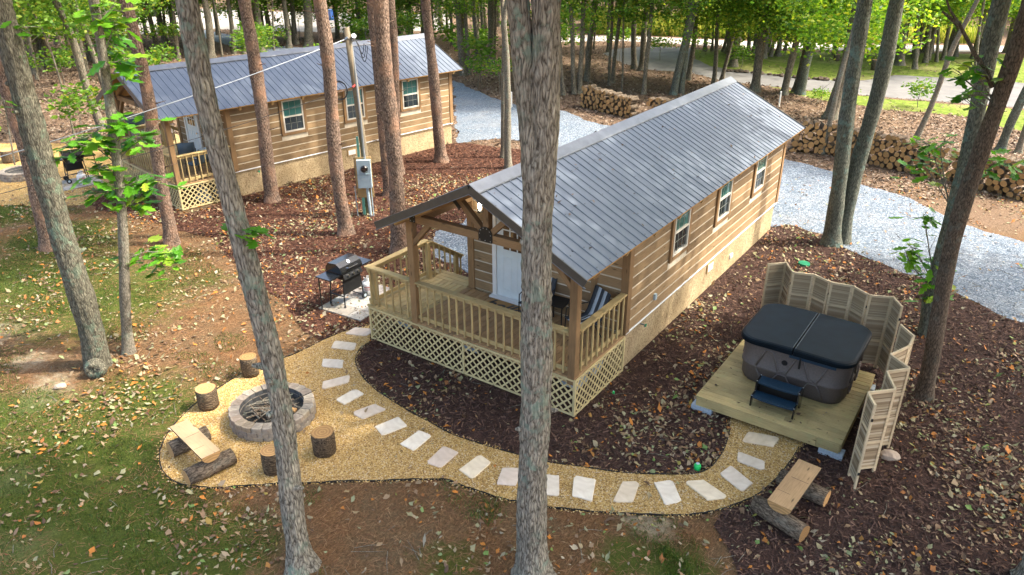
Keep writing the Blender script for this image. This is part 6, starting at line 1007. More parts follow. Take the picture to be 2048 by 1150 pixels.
for k in range(3):
    P=[loc(.08,.06,5.42)]+[loc(.15+.03*k,.15+.16*t_*(1+.3*k),5.40-.9*math.sin(t_*2.6)*(.45+.12*k)) for t_ in np.linspace(.15,1.1,9)]
    MB().tube(P,.011,6).build('cable_loop',M['rubber'],pole)
MB().tube([loc(.1,-.05,4.1),loc(.16,-.12,4.05)],.03,8).build('clamp',M['redprint'],pole)
def wire(a,b_,sag,r_,label):
    a,b_=Vector(a),Vector(b_); P=[]
    for k in range(33):
        t_=k/32; p=a.lerp(b_,t_); p.z-=sag*4*t_*(1-t_); P.append(p)
    tag(MB().tube(P,r_,6).build('overhead_wire',M['steel'] if r_>.012 else M['rubber']),label,'wire')
wire((-11.2,3.74,5.42),(-15.6,-10.0,2.75),.28,.013,'thick silver service cable running left from the top of the utility pole')
wire((-11.15,3.80,4.05),(-15.5,-10.4,2.2),.25,.008,'thin black wire running left below the silver cable')
# --- firewood stacks
LM=[log_mesh('log',.5,1.0,11,40+k,amp=.09,flat=(.15 if k==8 else (.35 if k==9 else None))) for k in range(10)]
def stack(line,hfun,label,axis_dir,seed,rmin=.065,rmax=.135):
    q=random.Random(seed); base=Vector((*line[0],0)); root=empty('firewood_stack',base); tag(root,label,'log stack','firewood stacks')
    pts=[Vector((*p,0)) for p in line]; cum=[0]
    for i in range(1,len(pts)): cum.append(cum[-1]+(pts[i]-pts[i-1]).length)
    T=cum[-1]
    def at(s_):
        s_=max(0,min(T-1e-4,s_)); i=max(k for k in range(len(cum)) if cum[k]<=s_); i=min(i,len(pts)-2); d=(pts[i+1]-pts[i]).normalized(); return pts[i]+d*(s_-cum[i]),d
    placed=[]; s_=0.05; count=0
    tops=[0.0]*(int(T/.02)+8)     # height profile along the stack
    for tries in range(5000):
        # drop the next log at the lowest place
        r_=q.uniform(rmin,rmax)*(1.12 if q.random()<.2 else 1); best=None
        for _ in range(14):
            u=q.uniform(r_,T-r_); k0,k1=int((u-r_)/.02),int((u+r_)/.02); z=0
            for s2,z2,r2 in placed:
                dx=abs(s2-u)
                if dx<r_+r2: z=max(z,z2+math.sqrt((r_+r2)**2-dx*dx))
            z=max(z,r_)
            if best is None or z<best[1]: best=(u,z)
        u,z=best
        if z+r_>hfun(u/T)+.05:
            count+=1
            if count>60: break
            continue
        placed.append((u,z,r_)); p,d=at(u); nn=Vector((-d.y,d.x,0)); 
        if axis_dir: nn=Vector((*axis_dir,0)).normalized()
        L=q.uniform(.42,.55); off=q.uniform(-.05,.05)
        tilt=q.uniform(-.06,.06) if z+2*r_<hfun(u/T) else q.uniform(-.3,.3)
        o=link('log',LM[q.randrange(10)],root); dd=(nn+d*tilt).normalized(); mm=axis_matrix(p-base+nn*(.26+off)-dd*L/2,p-base+nn*(.26+off)+dd*L/2); mm.translation.z=z
        o.matrix_basis=mm@Matrix.Rotation(q.uniform(0,6.28),4,'X')@Matrix.Diagonal((L,2*r_,2*r_,1))
    return len(placed)
nB=stack(STACK_B,lambda t:1.30-.12*t+.06*math.sin(t*17),'long firewood stack of cut logs curving along the right side of the gravel drive',None,3)
nA=stack(STACK_A,lambda t:1.28-.34*t+.05*math.sin(t*9),'short firewood stack left of the near cabin roof ridge, sloping down to the right',None,4)
nC=stack(STACK_C,lambda t:1.0,'small firewood stack between the two trunks just behind the near roof ridge',None,6)
for i,((x,y),r_,h) in enumerate(zip(STUMPS,(.2,.26),(.42,.65))):
    o=link('tree_stump',log_mesh('tree_stump',r_,h,16,70+i,[M['dark'],M['cut']])); o.rotation_euler=(0,-math.pi/2,0); o.location=(x,y,h/2); tag(o,('low cut stump on the grove lawn','taller cut stump on the grove lawn near the lane')[i],'stump')
# row of rocks along the lane, its shadow line put into their dark colour
_rk=M['rock']; M['rock']=M['dark']
RP=catmull(ROCKS,8,False)
for k,(x,y) in enumerate(RP): 
    q=random.Random(k+300); rock(x+q.uniform(-.2,.2),y+q.uniform(-.15,.15),q.uniform(.12,.22),'dark rock in the row edging the asphalt lane, shadow put into its colour',k+50)
M['rock']=_rk
for o in [o for o in bpy.data.objects if o.name.startswith('rock') and o.get('label','').startswith('dark rock in')]: o['group']='rocks edging the lane'
# --- far vehicles and bin
def make_car(paint):
    c_=empty('parked_car'); L,W3,H=4.5,1.8,1.6
    side=[(-2.2,.35),(-2.25,.8),(-2.1,1.0),(-1.75,1.52),(-1.4,1.6),(.3,1.58),(1.0,1.05),(2.05,.92),(2.25,.6),(2.2,.35)]; n=len(side)
    mb=MB(); loft_=[[(x,-W3/2,z) for x,z in side],[(x,W3/2,z) for x,z in side]]
    mb.add([p for r_ in loft_ for p in r_],[tuple(range(n)),tuple(range(2*n-1,n-1,-1))]+[(i,n+i,n+(i+1)%n,(i+1)%n) for i in range(n)]); mb.build('body',paint,c_)
    MB().add([(-2.09,-.7,1.03),(-2.09,.7,1.03),(-1.79,.62,1.48),(-1.79,-.62,1.48)],[(0,1,2,3)]).build('rear_window',M['carglass'],c_)
    for s_ in (-1,1):
        y=s_*(W3/2+.005); MB().add([(-1.6,y,1.05),(.75,y,1.05),(.25,y,1.5),(-1.35,y,1.5)],[(0,1,2,3)]).build('side_window',M['carglass'],c_)
        MB().box(-2.29,-2.2,s_*.62-.15,s_*.62+.15,.72,.98).build('tail_light',M['redlight'],c_)
        for x in (-1.4,1.4):
            w_=MB().tube([(x,s_*.72,.33),(x,s_*.92,.33)],.33,18).build('wheel',M['rubber'],c_); MB().tube([(x,s_*.921,.33),(x,s_*.925,.33)],.2,14).build('rim',M['steel'],c_)
    return c_
car=make_car(M['darkcar']); car.location=(-75.7,36.0,0); car.rotation_euler=(0,0,R(150)); tag(car,'dark car parked among the trees far behind the left cabin','car')
bn=MB(); loft(bn,[[(x*.3,y*.3,z) for x,y in ((-1,-1),(1,-1),(1,1),(-1,1))] for z in (0,)]+[[(x*.36,y*.36,.95) for x,y in ((-1,-1),(1,-1),(1,1),(-1,1))]]); bn=bn.build('waste_bin',M['bluecar'],None,loc=(-55.6,43.4,0)); MB().box(-.38,.38,-.38,.38,.95,1.02).build('lid',M['bluecar'],bn); tag(bn,'small blue bin on the far sunlit lot','bin')
for i,(x,y,l) in enumerate(((-16.5,19.6,'white post right of the left cabin roof'),(-5.2,27.5,'white post behind the far end of the near roof'))):
    r_=MB().tube([(0,0,0),(0,0,.75)],.04,8).build('marker_post',M['white'],None,loc=(x,y,0)); MB().tube([(0,0,.75),(0,0,.79)],[.05,.03],8).build('cap',M['white'],r_); tag(r_,l,'post')
# ------------------------------------------------------------------ trees
def quads(C,U,W,fold=.25):
    """kite leaves: centre C, long axis U, side W -> V,F (two triangles as one folded pair of tris)"""
    n=len(C); N=np.cross(U,W); N/=np.linalg.norm(N,axis=1,keepdims=True)+1e-9
    h=np.linalg.norm(W,axis=1,keepdims=True)*fold
    P=np.stack([C-U,C+W*.9+N*h-U*.1,C+U,C-W*.9+N*h-U*.1],1).reshape(-1,3)
    i=np.arange(n)[:,None]*4; F=np.concatenate([i+np.array([[0,1,2]]),i+np.array([[0,2,3]])],0)
    return P,F
def rand_dirs(n,zs=.5):
    a=rng.uniform(0,2*math.pi,n); z=rng.normal(0,zs,n); d=np.stack([np.cos(a),np.sin(a),z],1); return d/np.linalg.norm(d,axis=1,keepdims=True)
def crown_mesh(name,mat,nclu,per,size,rx,rz,low=0.,spread=.5,hollow=.45,droop=.0):
    d=rand_dirs(nclu,.75); rr=rng.uniform(hollow,1,nclu)**.6; c_=d*rr[:,None]*np.array([rx,rx,rz])
    c_[:,2]+=rz; k=c_[:,2]<low*2*rz; c_[k,2]=low*2*rz+rng.uniform(0,.8,k.sum())
    sz=rng.uniform(.6,1.3,nclu)
    C=np.repeat(c_,per,0)+rng.normal(0,1,(nclu*per,3))*np.array([spread,spread,spread*.45])*np.repeat(sz,per)[:,None]
    n=len(C); U=rand_dirs(n,.45)*(size*rng.uniform(.6,1.25,n))[:,None]*.5; T_=rand_dirs(n,.35); W=np.cross(U,T_); W/=np.linalg.norm(W,axis=1,keepdims=True)+1e-9; W*=np.linalg.norm(U,axis=1,keepdims=True)*.62
    V_,F_=quads(C,U,W); return np_mesh(name,V_,F_,mat,3)
CR={'oak':[crown_mesh('crown',M['leaf'],70,44,.36,3.4,2.4,.05,.62) for _ in range(3)],
    'pine':[crown_mesh('crown',M['pineleaf'],60,50,.34,2.7,2.5,.05,.52) for _ in range(2)],
    'grove':[crown_mesh('crown',M['leafyellow'],110,60,.20,2.9,3.2,.0,.50,.25) for _ in range(3)],
    'far':[crown_mesh('crown',M['leaf'],64,46,.20,2.3,3.6,.0,.42,.2) for _ in range(3)],
    'wood':[crown_mesh('crown',M['leafdark'],70,46,.20,2.4,3.6,.0,.45,.2) for _ in range(3)],
    'back':[crown_mesh('crown',M['leafyellow'],150,50,.30,3.6,4.2,.0,.65,.2) for _ in range(2)]+[crown_mesh('crown',M['leaf'],150,50,.30,3.4,4.4,.0,.65,.2)]}
def trunk(mb,st,n,ds,amp,seed,flare=.5,ridges=7):
    q=np.random.default_rng(seed); P=np.array(st,float); 
    L=np.concatenate([[0],np.cumsum(np.linalg.norm(np.diff(P[:,:3],axis=0),axis=1))]); m_=max(3,int(L[-1]/ds)); s_=np.linspace(0,L[-1],m_)
    Q=np.stack([np.interp(s_,L,P[:,k]) for k in range(4)],1)
    for k in range(3):   # soften the polyline
        w_=max(1,int(.5/ds)); ker=np.ones(2*w_+1)/(2*w_+1); pad=np.pad(Q[:,k],(w_,w_),mode='edge'); sm=np.convolve(pad,ker,'valid')
        f=np.clip(np.minimum(s_,L[-1]-s_)/.5,0,1); Q[:,k]=Q[:,k]*(1-f)+sm*f
    wob=.03*min(1.,Q[0,3]/.1); ph=q.uniform(0,6.28,6)
    env=np.clip(s_/1.0,0,1)*np.clip((L[-1]-s_)/1.0,0,1)
    Q[:,0]+=env*wob*np.sin(s_*1.1+ph[0]); Q[:,1]+=env*wob*np.sin(s_*.9+ph[1])
    rad=Q[:,3]*(1+flare*np.exp(-s_/.22))*(1+.04*np.sin(s_*2.1+ph[2])+.025*np.sin(s_*5.3+ph[3]))
    th=np.linspace(0,2*np.pi,n,endpoint=False)
    TH,S=np.meshgrid(th,s_)
    rid=np.zeros_like(TH)
    if amp>0:
        for k in range(3):
            f=ridges*(1+.6*k); tw=.6*np.sin(S*(.9+.7*k)+ph[k])+.35*np.sin(S*(3.1+k)+ph[k+2])
            rid+=np.abs(np.sin(np.round(f)*TH*.5+tw+ph[k]))/(1+k*.7)
        rid=(rid/1.9-.5)*amp*(.7+.6*np.abs(np.sin(S*4.3+3*np.sin(TH*2+ph[4]))))+q.normal(0,amp*.16,TH.shape)
    fl=1+.18*flare*np.exp(-S/.25)*np.sin(TH*3+ph[5])
    RR=rad[:,None]*(1+rid)*fl
    base=len(mb.v); X=Q[:,0][:,None]+RR*np.cos(TH); Y=Q[:,1][:,None]+RR*np.sin(TH); Z=np.repeat(Q[:,2][:,None],n,1)
    mb.v.extend(map(tuple,np.stack([X.ravel(),Y.ravel(),Z.ravel()],1).tolist()))
    fs=[(base+i*n+j,base+i*n+(j+1)%n,base+(i+1)*n+(j+1)%n,base+(i+1)*n+j) for i in range(m_-1) for j in range(n)]
    fs.append(tuple(base+(m_-1)*n+j for j in range(n))); mb.f.extend(fs); mb.m.extend([0]*len(fs)); return Q
def limb(mb,a,b_,r0,r1,seed):
    q=random.Random(seed); a,b_=Vector(a),Vector(b_); mid=a.lerp(b_,.5)+Vector((q.uniform(-.2,.2),q.uniform(-.2,.2),q.uniform(.0,.3)))
    mb.tube([a,mid,b_],[r0,(r0+r1)/2,r1],6)
TREE={}
for ti,(zone,kind,label,stems) in enumerate(TREES):
    near=zone=='near'; q=random.Random(ti+900)
    name={'oak':'oak_tree','pine':'pine_tree','slim':'young_tree','grey':'tree','dark':'tree','far':'tree','grove':'tree'}[kind]
    b0=Vector(stems[0][0][:3]); b0.z=0; root=empty(name,b0); tag(root,label,'tree',{'near':'trees around the cabins','stack':'wood behind the short log stack','gap':'wood behind the drive','grove':'grove by the lane','woods':'wood behind the left cabin'}[zone]); TREE[label]=root
    mb=MB(); tops=[]
    for si,st in enumerate(stems):
        st=[[p[0]-b0.x,p[1]-b0.y,max(-.03,p[2]) if i else (p[2] if p[2]>1 else -.03),p[3]] for i,p in enumerate(st)]
        forked=(ti==0 and si==0)
        if not forked:   # grow on above the picture
            a,b_=np.array(st[-2]),np.array(st[-1]); d=(b_-a)[:3]; d=d/np.linalg.norm(d); hmax={'oak':11.5,'pine':14,'slim':9.5,'grey':11.5,'dark':11.5,'far':8.5,'grove':7.0}[kind]*q.uniform(.92,1.1)
            z=st[-1][2]
            if z<hmax:
                d=(d+np.array([0,0,1.0]))/2; d/=np.linalg.norm(d); L=(hmax-z)/max(.3,d[2]); e=b_[:3]+d*L; st.append([*e.tolist(),max(.02,st[-1][3]*.35)])
        hi=near and kind in('oak','grey','dark','pine')
        n,ds,amp=(40,.055,.15) if (near and kind=='oak') else ((26,.07,.10) if near and kind=='pine' else ((24,.08,.07) if near else (10,.35,.05)))
        if forked:
            a=st[-1]; st.append([a[0],a[1],a[2]+.25,a[3]*.72]); st.append([a[0],a[1],a[2]+.42,a[3]*.15])
        Q=trunk(mb,st,n,ds,amp,ti*7+si,(.30 if 'burl' in label else (.75 if kind=='oak' else .5)) if st[0][2]<.5 else 0,9 if kind!='pine' else 11); tops.append((st[-1],st[-2]))
    mat={'far':M['far'],'grove':M['far']}.get(kind,M[kind] if kind in M else M['far'])
    if 'burl' in label: mat=M['mossy']
    if kind=='pine' and near:   # dead stubs
        for k in range(9):
            z=q.uniform(1.5,7); s0=stems[0]; a=q.uniform(0,6.28); 
            x=np.interp(z,[p[2] for p in s0],[p[0] for p in s0])-b0.x; y=np.interp(z,[p[2] for p in s0],[p[1] for p in s0])-b0.y; r_=np.interp(z,[p[2] for p in s0],[p[3] for p in s0])
            d=Vector((math.cos(a),math.sin(a),.25)); p=Vector((x,y,z)); mb.tube([p+d*r_*.7,p+d*(r_+q.uniform(.12,.32))],[.022,.006],5)
    for top,_ in tops:
        for k in range(5 if near else 4):
            a=q.uniform(0,6.28); hb=q.uniform(.70,.95)*top[2]; 
            if near: hb=max(hb,8.6)
            mb.tube([Vector((top[0],top[1],hb)),Vector((top[0]+1.1*math.cos(a),top[1]+1.1*math.sin(a),hb+.7)),Vector((top[0]+2.2*math.cos(a),top[1]+2.2*math.sin(a),hb+1.1))],[.05,.035,.015],5)
    if kind=='oak' and near and 'corner' not in label:   # knots and dead stubs
        for k in range(10):
            z=q.uniform(.8,7); s0=stems[0]; a=q.uniform(0,6.28); zs=[p[2] for p in s0]
            if z>zs[-1]-.4: continue
            x=np.interp(z,zs,[p[0] for p in s0])-b0.x; y=np.interp(z,zs,[p[1] for p in s0])-b0.y; r_=np.interp(z,zs,[p[3] for p in s0])
            d=Vector((math.cos(a),math.sin(a),.3)); p=Vector((x,y,z)); L_=.03 if k%4 else q.uniform(.06,.12)
            mb.tube([p+d*r_*.6,p+d*r_*1.02,p+d*(r_+L_)],[.06,.045,.02],7)
    if 'burl' in label:
        bm=bmesh.new(); bmesh.ops.create_icosphere(bm,subdivisions=3,radius=.2)
        for v in bm.verts:
            u=v.co.normalized(); v.co=v.co*(1+.12*math.sin(u.x*9+u.z*7)-(.55 if u.dot(Vector((.75,-.62,.15)).normalized())>.80 else 0)); v.co+=Vector((.36,-.2,.17))
        k=len(mb.v); mb.v.extend([tuple(v.co) for v in bm.verts]); fcs=[tuple(k+v.index for v in f.verts) for f in bm.faces]; mb.f.extend(fcs); mb.m.extend([0]*len(fcs)); bm.free()
    mb.build('trunk',mat,root,smooth=True)
    for top,prev in tops:
        ck='oak' if near and kind!='pine' else ('pine' if kind=='pine' else ('grove' if zone=='grove' else ('wood' if zone=='woods' else 'far')))
        cm=CR[ck][q.randrange(len(CR[ck]))]
        if near:
            if kind=='slim' and label.startswith(('bluish','thin dark','thin grey')): s_=.55
            else: s_=q.uniform(.85,1.05)
            z0=max(8.9,top[2]-3.2)
        elif zone=='grove': s_=q.uniform(.8,1.15); z0=q.uniform(1.9,3.0)
        else: s_=q.uniform(.75,1.1); z0=q.uniform(2.0,4.2)
        if not near and zone!='grove' or (zone=='grove' and q.random()<.4):
            c2=CR['oak'][q.randrange(3)]; o=link('crown',c2,root,loc=(top[0],top[1],q.uniform(7.2,8.4)),rot=(0,0,q.uniform(0,6.28))); o.scale=(1.1,1.1,.9)  # second crown, added high out of view to darken the ground below
        o=link('crown',cm,root,loc=(top[0] if near else top[0]*.6,top[1] if near else top[1]*.6,z0),rot=(0,0,q.uniform(0,6.28))); o.scale=(s_,s_,s_*q.uniform(.9,1.15))
# unseen oaks added outside the picture on the sunny side to shade the yard
for i,(x,y,l) in enumerate(((9.6,1.5,'first'),(11.5,6.5,'second'),(9.4,-4.2,'third'),(13.5,2.0,'fourth'),(14.0,12.0,'fifth'),(13.0,-3.0,'sixth'),(-1.5,15.3,None))):
    if l is None: continue
    root=empty('oak_tree',(x,y,0)); tag(root,f'unseen oak added right of the picture, {l} of the trees that shade the yard','tree','added shade oaks'); mb=MB()
    trunk(mb,[[0,0,-.03,.24],[.1,.1,5,.20],[.2,0,11.5,.09]],18,.2,.08,i+60,.5); mb.build('trunk',M['oak'],root,smooth=True)
    for k in range(2): o=link('crown',CR['oak'][(i+k)%3],root,loc=(.2+k*1.2-.6,.6-k*1.2,9.0+1.6*k),rot=(0,0,i*1.3+k)); o.scale=(1.15,1.15,1.0)
# distant fill trees
def fill_tree(x,y,kind,label,group,i):
    q=random.Random(i+4000); root=empty('tree',(x,y,0)); tag(root,label,'tree',group)
    key=('filltrunk',i%5)
    if key not in _cache:
        mb=MB(); trunk(mb,[[0,0,-.02,.17+.03*(i%3)],[.1,.05,4,.14],[.15*(i%2),.2,8,.08]],9,.5,.05,i,.4); _cache[key]=mb.mesh('trunk',M['far'],True)
    link('trunk',_cache[key],root,rot=(0,0,q.uniform(0,6)))
    L=CR[kind]; o=link('crown',L[q.randrange(len(L))],root,loc=(0,0,q.uniform(.6,2.6)),rot=(0,0,q.uniform(0,6))); s_=q.uniform(.85,1.25); o.scale=(s_,s_,s_)
for i,(x,y) in enumerate(WOODX): fill_tree(x,y,'wood' if i>=34 else ('far' if i%2 else 'wood'),('distant slender tree deep in the wood behind the left cabin','shaded young tree in the dark wood at the upper left')[i>=34],('deep wood trees','dark wood trees')[i>=34],i+200)
for i,(x,y) in enumerate(FILL):
    if i<NFILL: fill_tree(x,y,'wood' if i%3 else 'far','distant slender tree deep in the wood behind the left cabin','deep wood trees',i)
    else: fill_tree(x,y,'back','distant leafy tree beyond the sunlit road','trees beyond the road',i)
# ------------------------------------------------------------------ leafy sprigs with broad leaves
def leaf_mesh(seed):
    q=random.Random(seed); out=[(0,.0),(.10,.10),(.26,.22),(.30,.14),(.50,.30),(.56,.17),(.74,.22),(.80,.11),(1.0,0)]
    vs=[(x-.0,0,-.05*math.sin(x*3)) for x,_ in out]; up_=[(x,y*(1+q.uniform(-.12,.12)),.07*y-.09*x*x+q.uniform(-.01,.01)) for x,y in out[1:-1]]; dn=[(x,-y*(1+q.uniform(-.12,.12)),.07*y-.09*x*x) for x,y in out[1:-1]]
    V_=vs+up_+dn; n=len(out); F_=[]
    for k,off,flip in ((0,n,False),(0,n+n-2,True)):
        for i in range(n-1):
            a,b_=i,i+1; ua=off+i-1 if i>0 else None; ub=off+i if i<n-2 else None
            f=[a,b_]+([ub] if ub is not None else [])+([ua] if ua is not None else []); F_.append(tuple(f[::-1]) if flip else tuple(f))
    me=bpy.data.meshes.new('leaf'); me.from_pydata(V_,[],F_); me.materials.append(M['bigleaf']); me.update(); return me
LEAF=[leaf_mesh(k) for k in range(5)]
def sprig(root,pts,seed,n,size,spread):
    q=random.Random(seed); o=root.location; P=[Vector(p)-o for p in pts]
    dv=(Vector((5.69,-12.09,0))-o); dv.z=0; dv.normalize()
    P=[p+dv*(.25*k/len(P))*q.uniform(-1,1) for k,p in enumerate(P)]
    bmb=MB().tube(P,[.016-.010*k/(len(P)-1) for k in range(len(P))],5); br=bmb.build('branch',M['slim'],root); tw=MB()
    for k in range(n):
        t_=.3+.7*(k+q.random())/n; s_=t_*(len(P)-1); i=min(int(s_),len(P)-2); on=P[i].lerp(P[i+1],max(0,s_-i-.2)); c_=P[i].lerp(P[i+1],s_-i)+Vector((q.gauss(0,spread),q.gauss(0,spread),q.gauss(0,spread*.7))); tw.tube([on,c_],[.006,.003],4)
        l=link('leaf',LEAF[q.randrange(5)],br,loc=c_,rot=(q.uniform(-.5,.5),q.uniform(-.2,.7),q.uniform(0,6.28))); z_=size*q.uniform(.7,1.25); l.scale=(z_,z_*q.uniform(.8,1.1),z_)
    tw.build('twig',M['slim'],br)
for key,L in SPRIGS:
    root=next(o for l,o in TREE.items() if l.startswith(key))
    cfg={'slim sapling':(22,.38,.15),'thick mossy':(10,.30,.14),'pale barked':(10,.22,.06),'olive barked':(15,.33,.15),'leaning brown':(10,.30,.13)}
    n,sz,sp=next(v for k,v in cfg.items() if key.startswith(k))
    for i,pts in enumerate(L): sprig(root,pts,i*31+len(key),n,sz,sp)
root=next(o for l,o in TREE.items() if l.startswith('leaning brown'))
for P in BRANCHES:
    P=[Vector(p)-root.location for p in P]; MB().tube(P,[.045-.03*k/(len(P)-1) for k in range(len(P))],7).build('bare_branch',M['dark'],root)
for i,(x,y) in enumerate(GROVEX): fill_tree(x,y,'grove','slender leafy tree among the grove trunks by the far road','slender grove trees',i+700)
# understory saplings
SAPL=[crown_mesh('foliage',M['leafdark'],26,13,.20,.75,.75,.0,.22,.1),crown_mesh('foliage',M['leaf'],26,13,.20,.8,.7,.0,.24,.1),crown_mesh('foliage',M['leafyellow'],24,12,.18,.7,.7,.0,.24,.1)]
def sapling(x,y,h,mi,label,group,seed,s_=1.0):
    q=random.Random(seed); root=empty('sapling',(x,y,0)); tag(root,label,'sapling',group)
    mb=MB(); mb.tube([(0,0,0),(q.uniform(-.1,.1),q.uniform(-.1,.1),h*.5),(0,0,h+.5)],[.022,.016,.006],5)
    for k in range(4): a=q.uniform(0,6.28); mb.tube([(0,0,h*.6+.15*k),(.5*math.cos(a),.5*math.sin(a),h+.25*k)],[.010,.004],4)
    mb.build('stem',M['slim'],root); o=link('foliage',SAPL[mi],root,loc=(0,0,h-.3),rot=(0,0,q.uniform(0,6))); o.scale=(s_,s_,s_*.8)
SL_=['bright green sapling at the edge of the drive right of the left cabin','leafy sapling left of the pale slim trunk','low green sapling in the grove left of the lane','green sapling beside the far lane entrance','dark leafy sapling in front of the asphalt lane at the right','green seedling by the thick dark trunk behind the near roof','leafy seedling below the lane between two leaning trunks']
for i,(x,y) in enumerate(SAP):
    if i<len(SL_): sapling(x,y,(.9,1.2,.8,.8,.7,.4,.5)[i],(1,1,0,1,0,1,1)[i],SL_[i],None,i,(1,1,1,1,.9,.6,.6)[i])
    else: sapling(x,y,1.0+.5*(i%3),(0,1,0)[i%3],'leafy understory sapling in the shaded wood behind the cabins','understory saplings',i,1.2)
q=random.Random(77)
for i in range(46):   # more understory in the left wood
    x,y=None,None
    while x is None:
        a=q.uniform(-46,-19); b_=q.uniform(0,40)
        if fdist(a,b_)>29 and (a<-26 or b_>15): x,y=a,b_
    sapling(x,y,q.uniform(.5,2.4),i%2 if i%5 else 0,'leafy understory sapling in the shaded wood behind the cabins','understory saplings',i+500,q.uniform(.9,1.6))
# ------------------------------------------------------------------ ground cover
MP=np.array(mulch_poly); DP=np.array(drive_poly); PP=np.array(path_poly)
def cabmask(X,Y):
    m_=(X>-5.3)&(X<.0)&(Y>-2.0)&(Y<.3)|(X>-4.05)&(X<.0)&(Y>0)&(Y<CL)
    c_,s_=math.cos(-.157),math.sin(-.157); dx,dy=X+16.002,Y-2.571; lx=c_*dx+s_*dy; ly=-s_*dx+c_*dy
    return m_|((lx>-5.3)&(lx<0)&(ly>-2)&(ly<.3)|(lx>-4)&(lx<0)&(ly>0)&(ly<CL))
def inview(X,Y,mar=.06):
    dx,dy=X-5.6861,Y+12.0881; dz=-8.2421
    d=np.stack([dx,dy,np.full_like(dx,dz)],-1); zc=d@np.array(fw); xc=d@np.array(r2); yc=d@np.array(u2)
    ok=zc>1; zc=np.where(ok,zc,1); return ok&(np.abs(xc/zc)<.687*(1+mar))&(np.abs(yc/zc)<.386*(1+mar)),zc
def vnoise(X,Y,s_,seed):
    r_=np.random.default_rng(seed); o=np.zeros_like(X)
    for k in range(7):
        a=r_.uniform(0,6.28); f=s_*r_.uniform(.6,2.2); o+=np.sin((X*math.cos(a)+Y*math.sin(a))*f+r_.uniform(0,6.28))
    return o/3.2
def candidates(n,x0,x1,y0,y1):
    X=rng.uniform(x0,x1,n); Y=rng.uniform(y0,y1,n); ok,zc=inview(X,Y); X,Y=X[ok],Y[ok]; k=~cabmask(X,Y); return X[k],Y[k]
def fallen(X,Y,Z,size,mat,name,label,cat,tilt=.35,curl=.35):
    n=len(X); s_=size*np.clip(np.exp(rng.normal(-.08,.38,n)),.4,1.75); a=rng.uniform(0,2*math.pi,n); 
    out=np.array([(-.5,0,0),(-.15,.26,1),(.12,.34,1),(.22,.16,.5),(.5,0,.2),(.24,-.14,.5),(.05,-.30,1),(-.2,-.26,1),(0,0,0)])
    P=np.repeat(out[None],n,0).copy(); P[:,:,1]*=rng.uniform(.55,1.15,n)[:,None]; P[:,1:8,:2]*=1+rng.normal(0,.12,(n,7,1))
    P[:,:,2]*=(rng.normal(0,1,n)*curl*.35)[:,None]; P[:,4,2]+=rng.normal(0,.15,n); 
    P*=s_[:,None,None]
    tx,ty=rng.normal(0,tilt,n),rng.normal(0,tilt,n); P[:,:,2]+=P[:,:,0]*tx[:,None]+P[:,:,1]*ty[:,None]
    c_,sn=np.cos(a)[:,None],np.sin(a)[:,None]; x=P[:,:,0]*c_-P[:,:,1]*sn; y=P[:,:,0]*sn+P[:,:,1]*c_
    z=P[:,:,2]; z=z-z.min(1,keepdims=True)
    V_=np.stack([x+X[:,None],y+Y[:,None],z+Z[:,None]],2).reshape(-1,3)
    i=np.arange(n)[:,None,None]*9; tri=np.array([[8,k,(k+1)%8] for k in range(8)])[None]; F_=(i+tri).reshape(-1,3)
    return tag(link(name,np_mesh(name,V_,F_,mat,3)),label,cat,kind='stuff')
# leaves on lawn, mulch, drive
X,Y=candidates(190000,-24,9,-11,20)
inM,inD,inP=inpoly(X,Y,MP),inpoly(X,Y,DP),inpoly(X,Y,PP); fd=fdist(X,Y)
clump=vnoise(X,Y,1.6,3)
dens=np.where(inP,.004,np.where(inD,.022,np.where(inM,np.where(X>-1,.36,.33),.17)))
dens=dens*np.clip(.62+.9*clump+.5*vnoise(X,Y,4.5,8),.18,3.0); dens=np.where(inP,.005,dens)
porch_bed=inM&(X>-5.5)&(X<.3)&(Y<-1.9); dens=np.where(porch_bed,dens*.4,dens)
k=(rng.uniform(0,1,len(X))<dens*2.0)&(fd<27)
fallen(X[k],Y[k],np.full(k.sum(),.016)+.008*inP[k],.080,M['fallen'],'fallen_leaves','scattered dry fallen leaves over lawn and mulch','leaves')
# brown litter of the wood
X,Y=candidates(520000,-60,16,-4,48); fd=fdist(X,Y); k=(fd>24)&(~inpoly(X,Y,p2))&(~inpoly(X,Y,DP))&(~inpoly(X,Y,MP))&(~inpoly(X,Y,LANE))&(~inpoly(X,Y,BACKLANE))&(~inpoly(X,Y,LOT))
g=inpoly(X,Y,GRASS_P)|inpoly(X,Y,VERGE); pr=np.where(g,.05,.62)*np.clip(1.25-(fd-24)/45,.12,1); k&=rng.uniform(0,1,len(X))<pr
fallen(X[k],Y[k],np.full(k.sum(),.012),.12,M['litter'],'leaf_litter','brown leaf litter covering the floor of the wood','leaf litter',.28,.3)
# leaves lying on the roofs
X=rng.uniform(-3.9,.3,260); Y=rng.uniform(-2.2,10,260); Z=RIDGE-SL*np.abs(X-XR)+.012
fallen(X,Y,Z,.055,M['litter'],'roof_leaves','few dry leaves lying on the near cabin roof','leaves',.3,.3)
n=34; X=rng.uniform(1.8,4.35,n); Y=rng.uniform(-.4,2.25,n); k=~((X>2.05)&(X<4.22)&(Y>.5)); fallen(X[k],Y[k],np.full(k.sum(),PZ+.003),.06,M['litter'],'platform_leaves','small dry leaves lying on the hot tub platform','leaves',.15,.3)
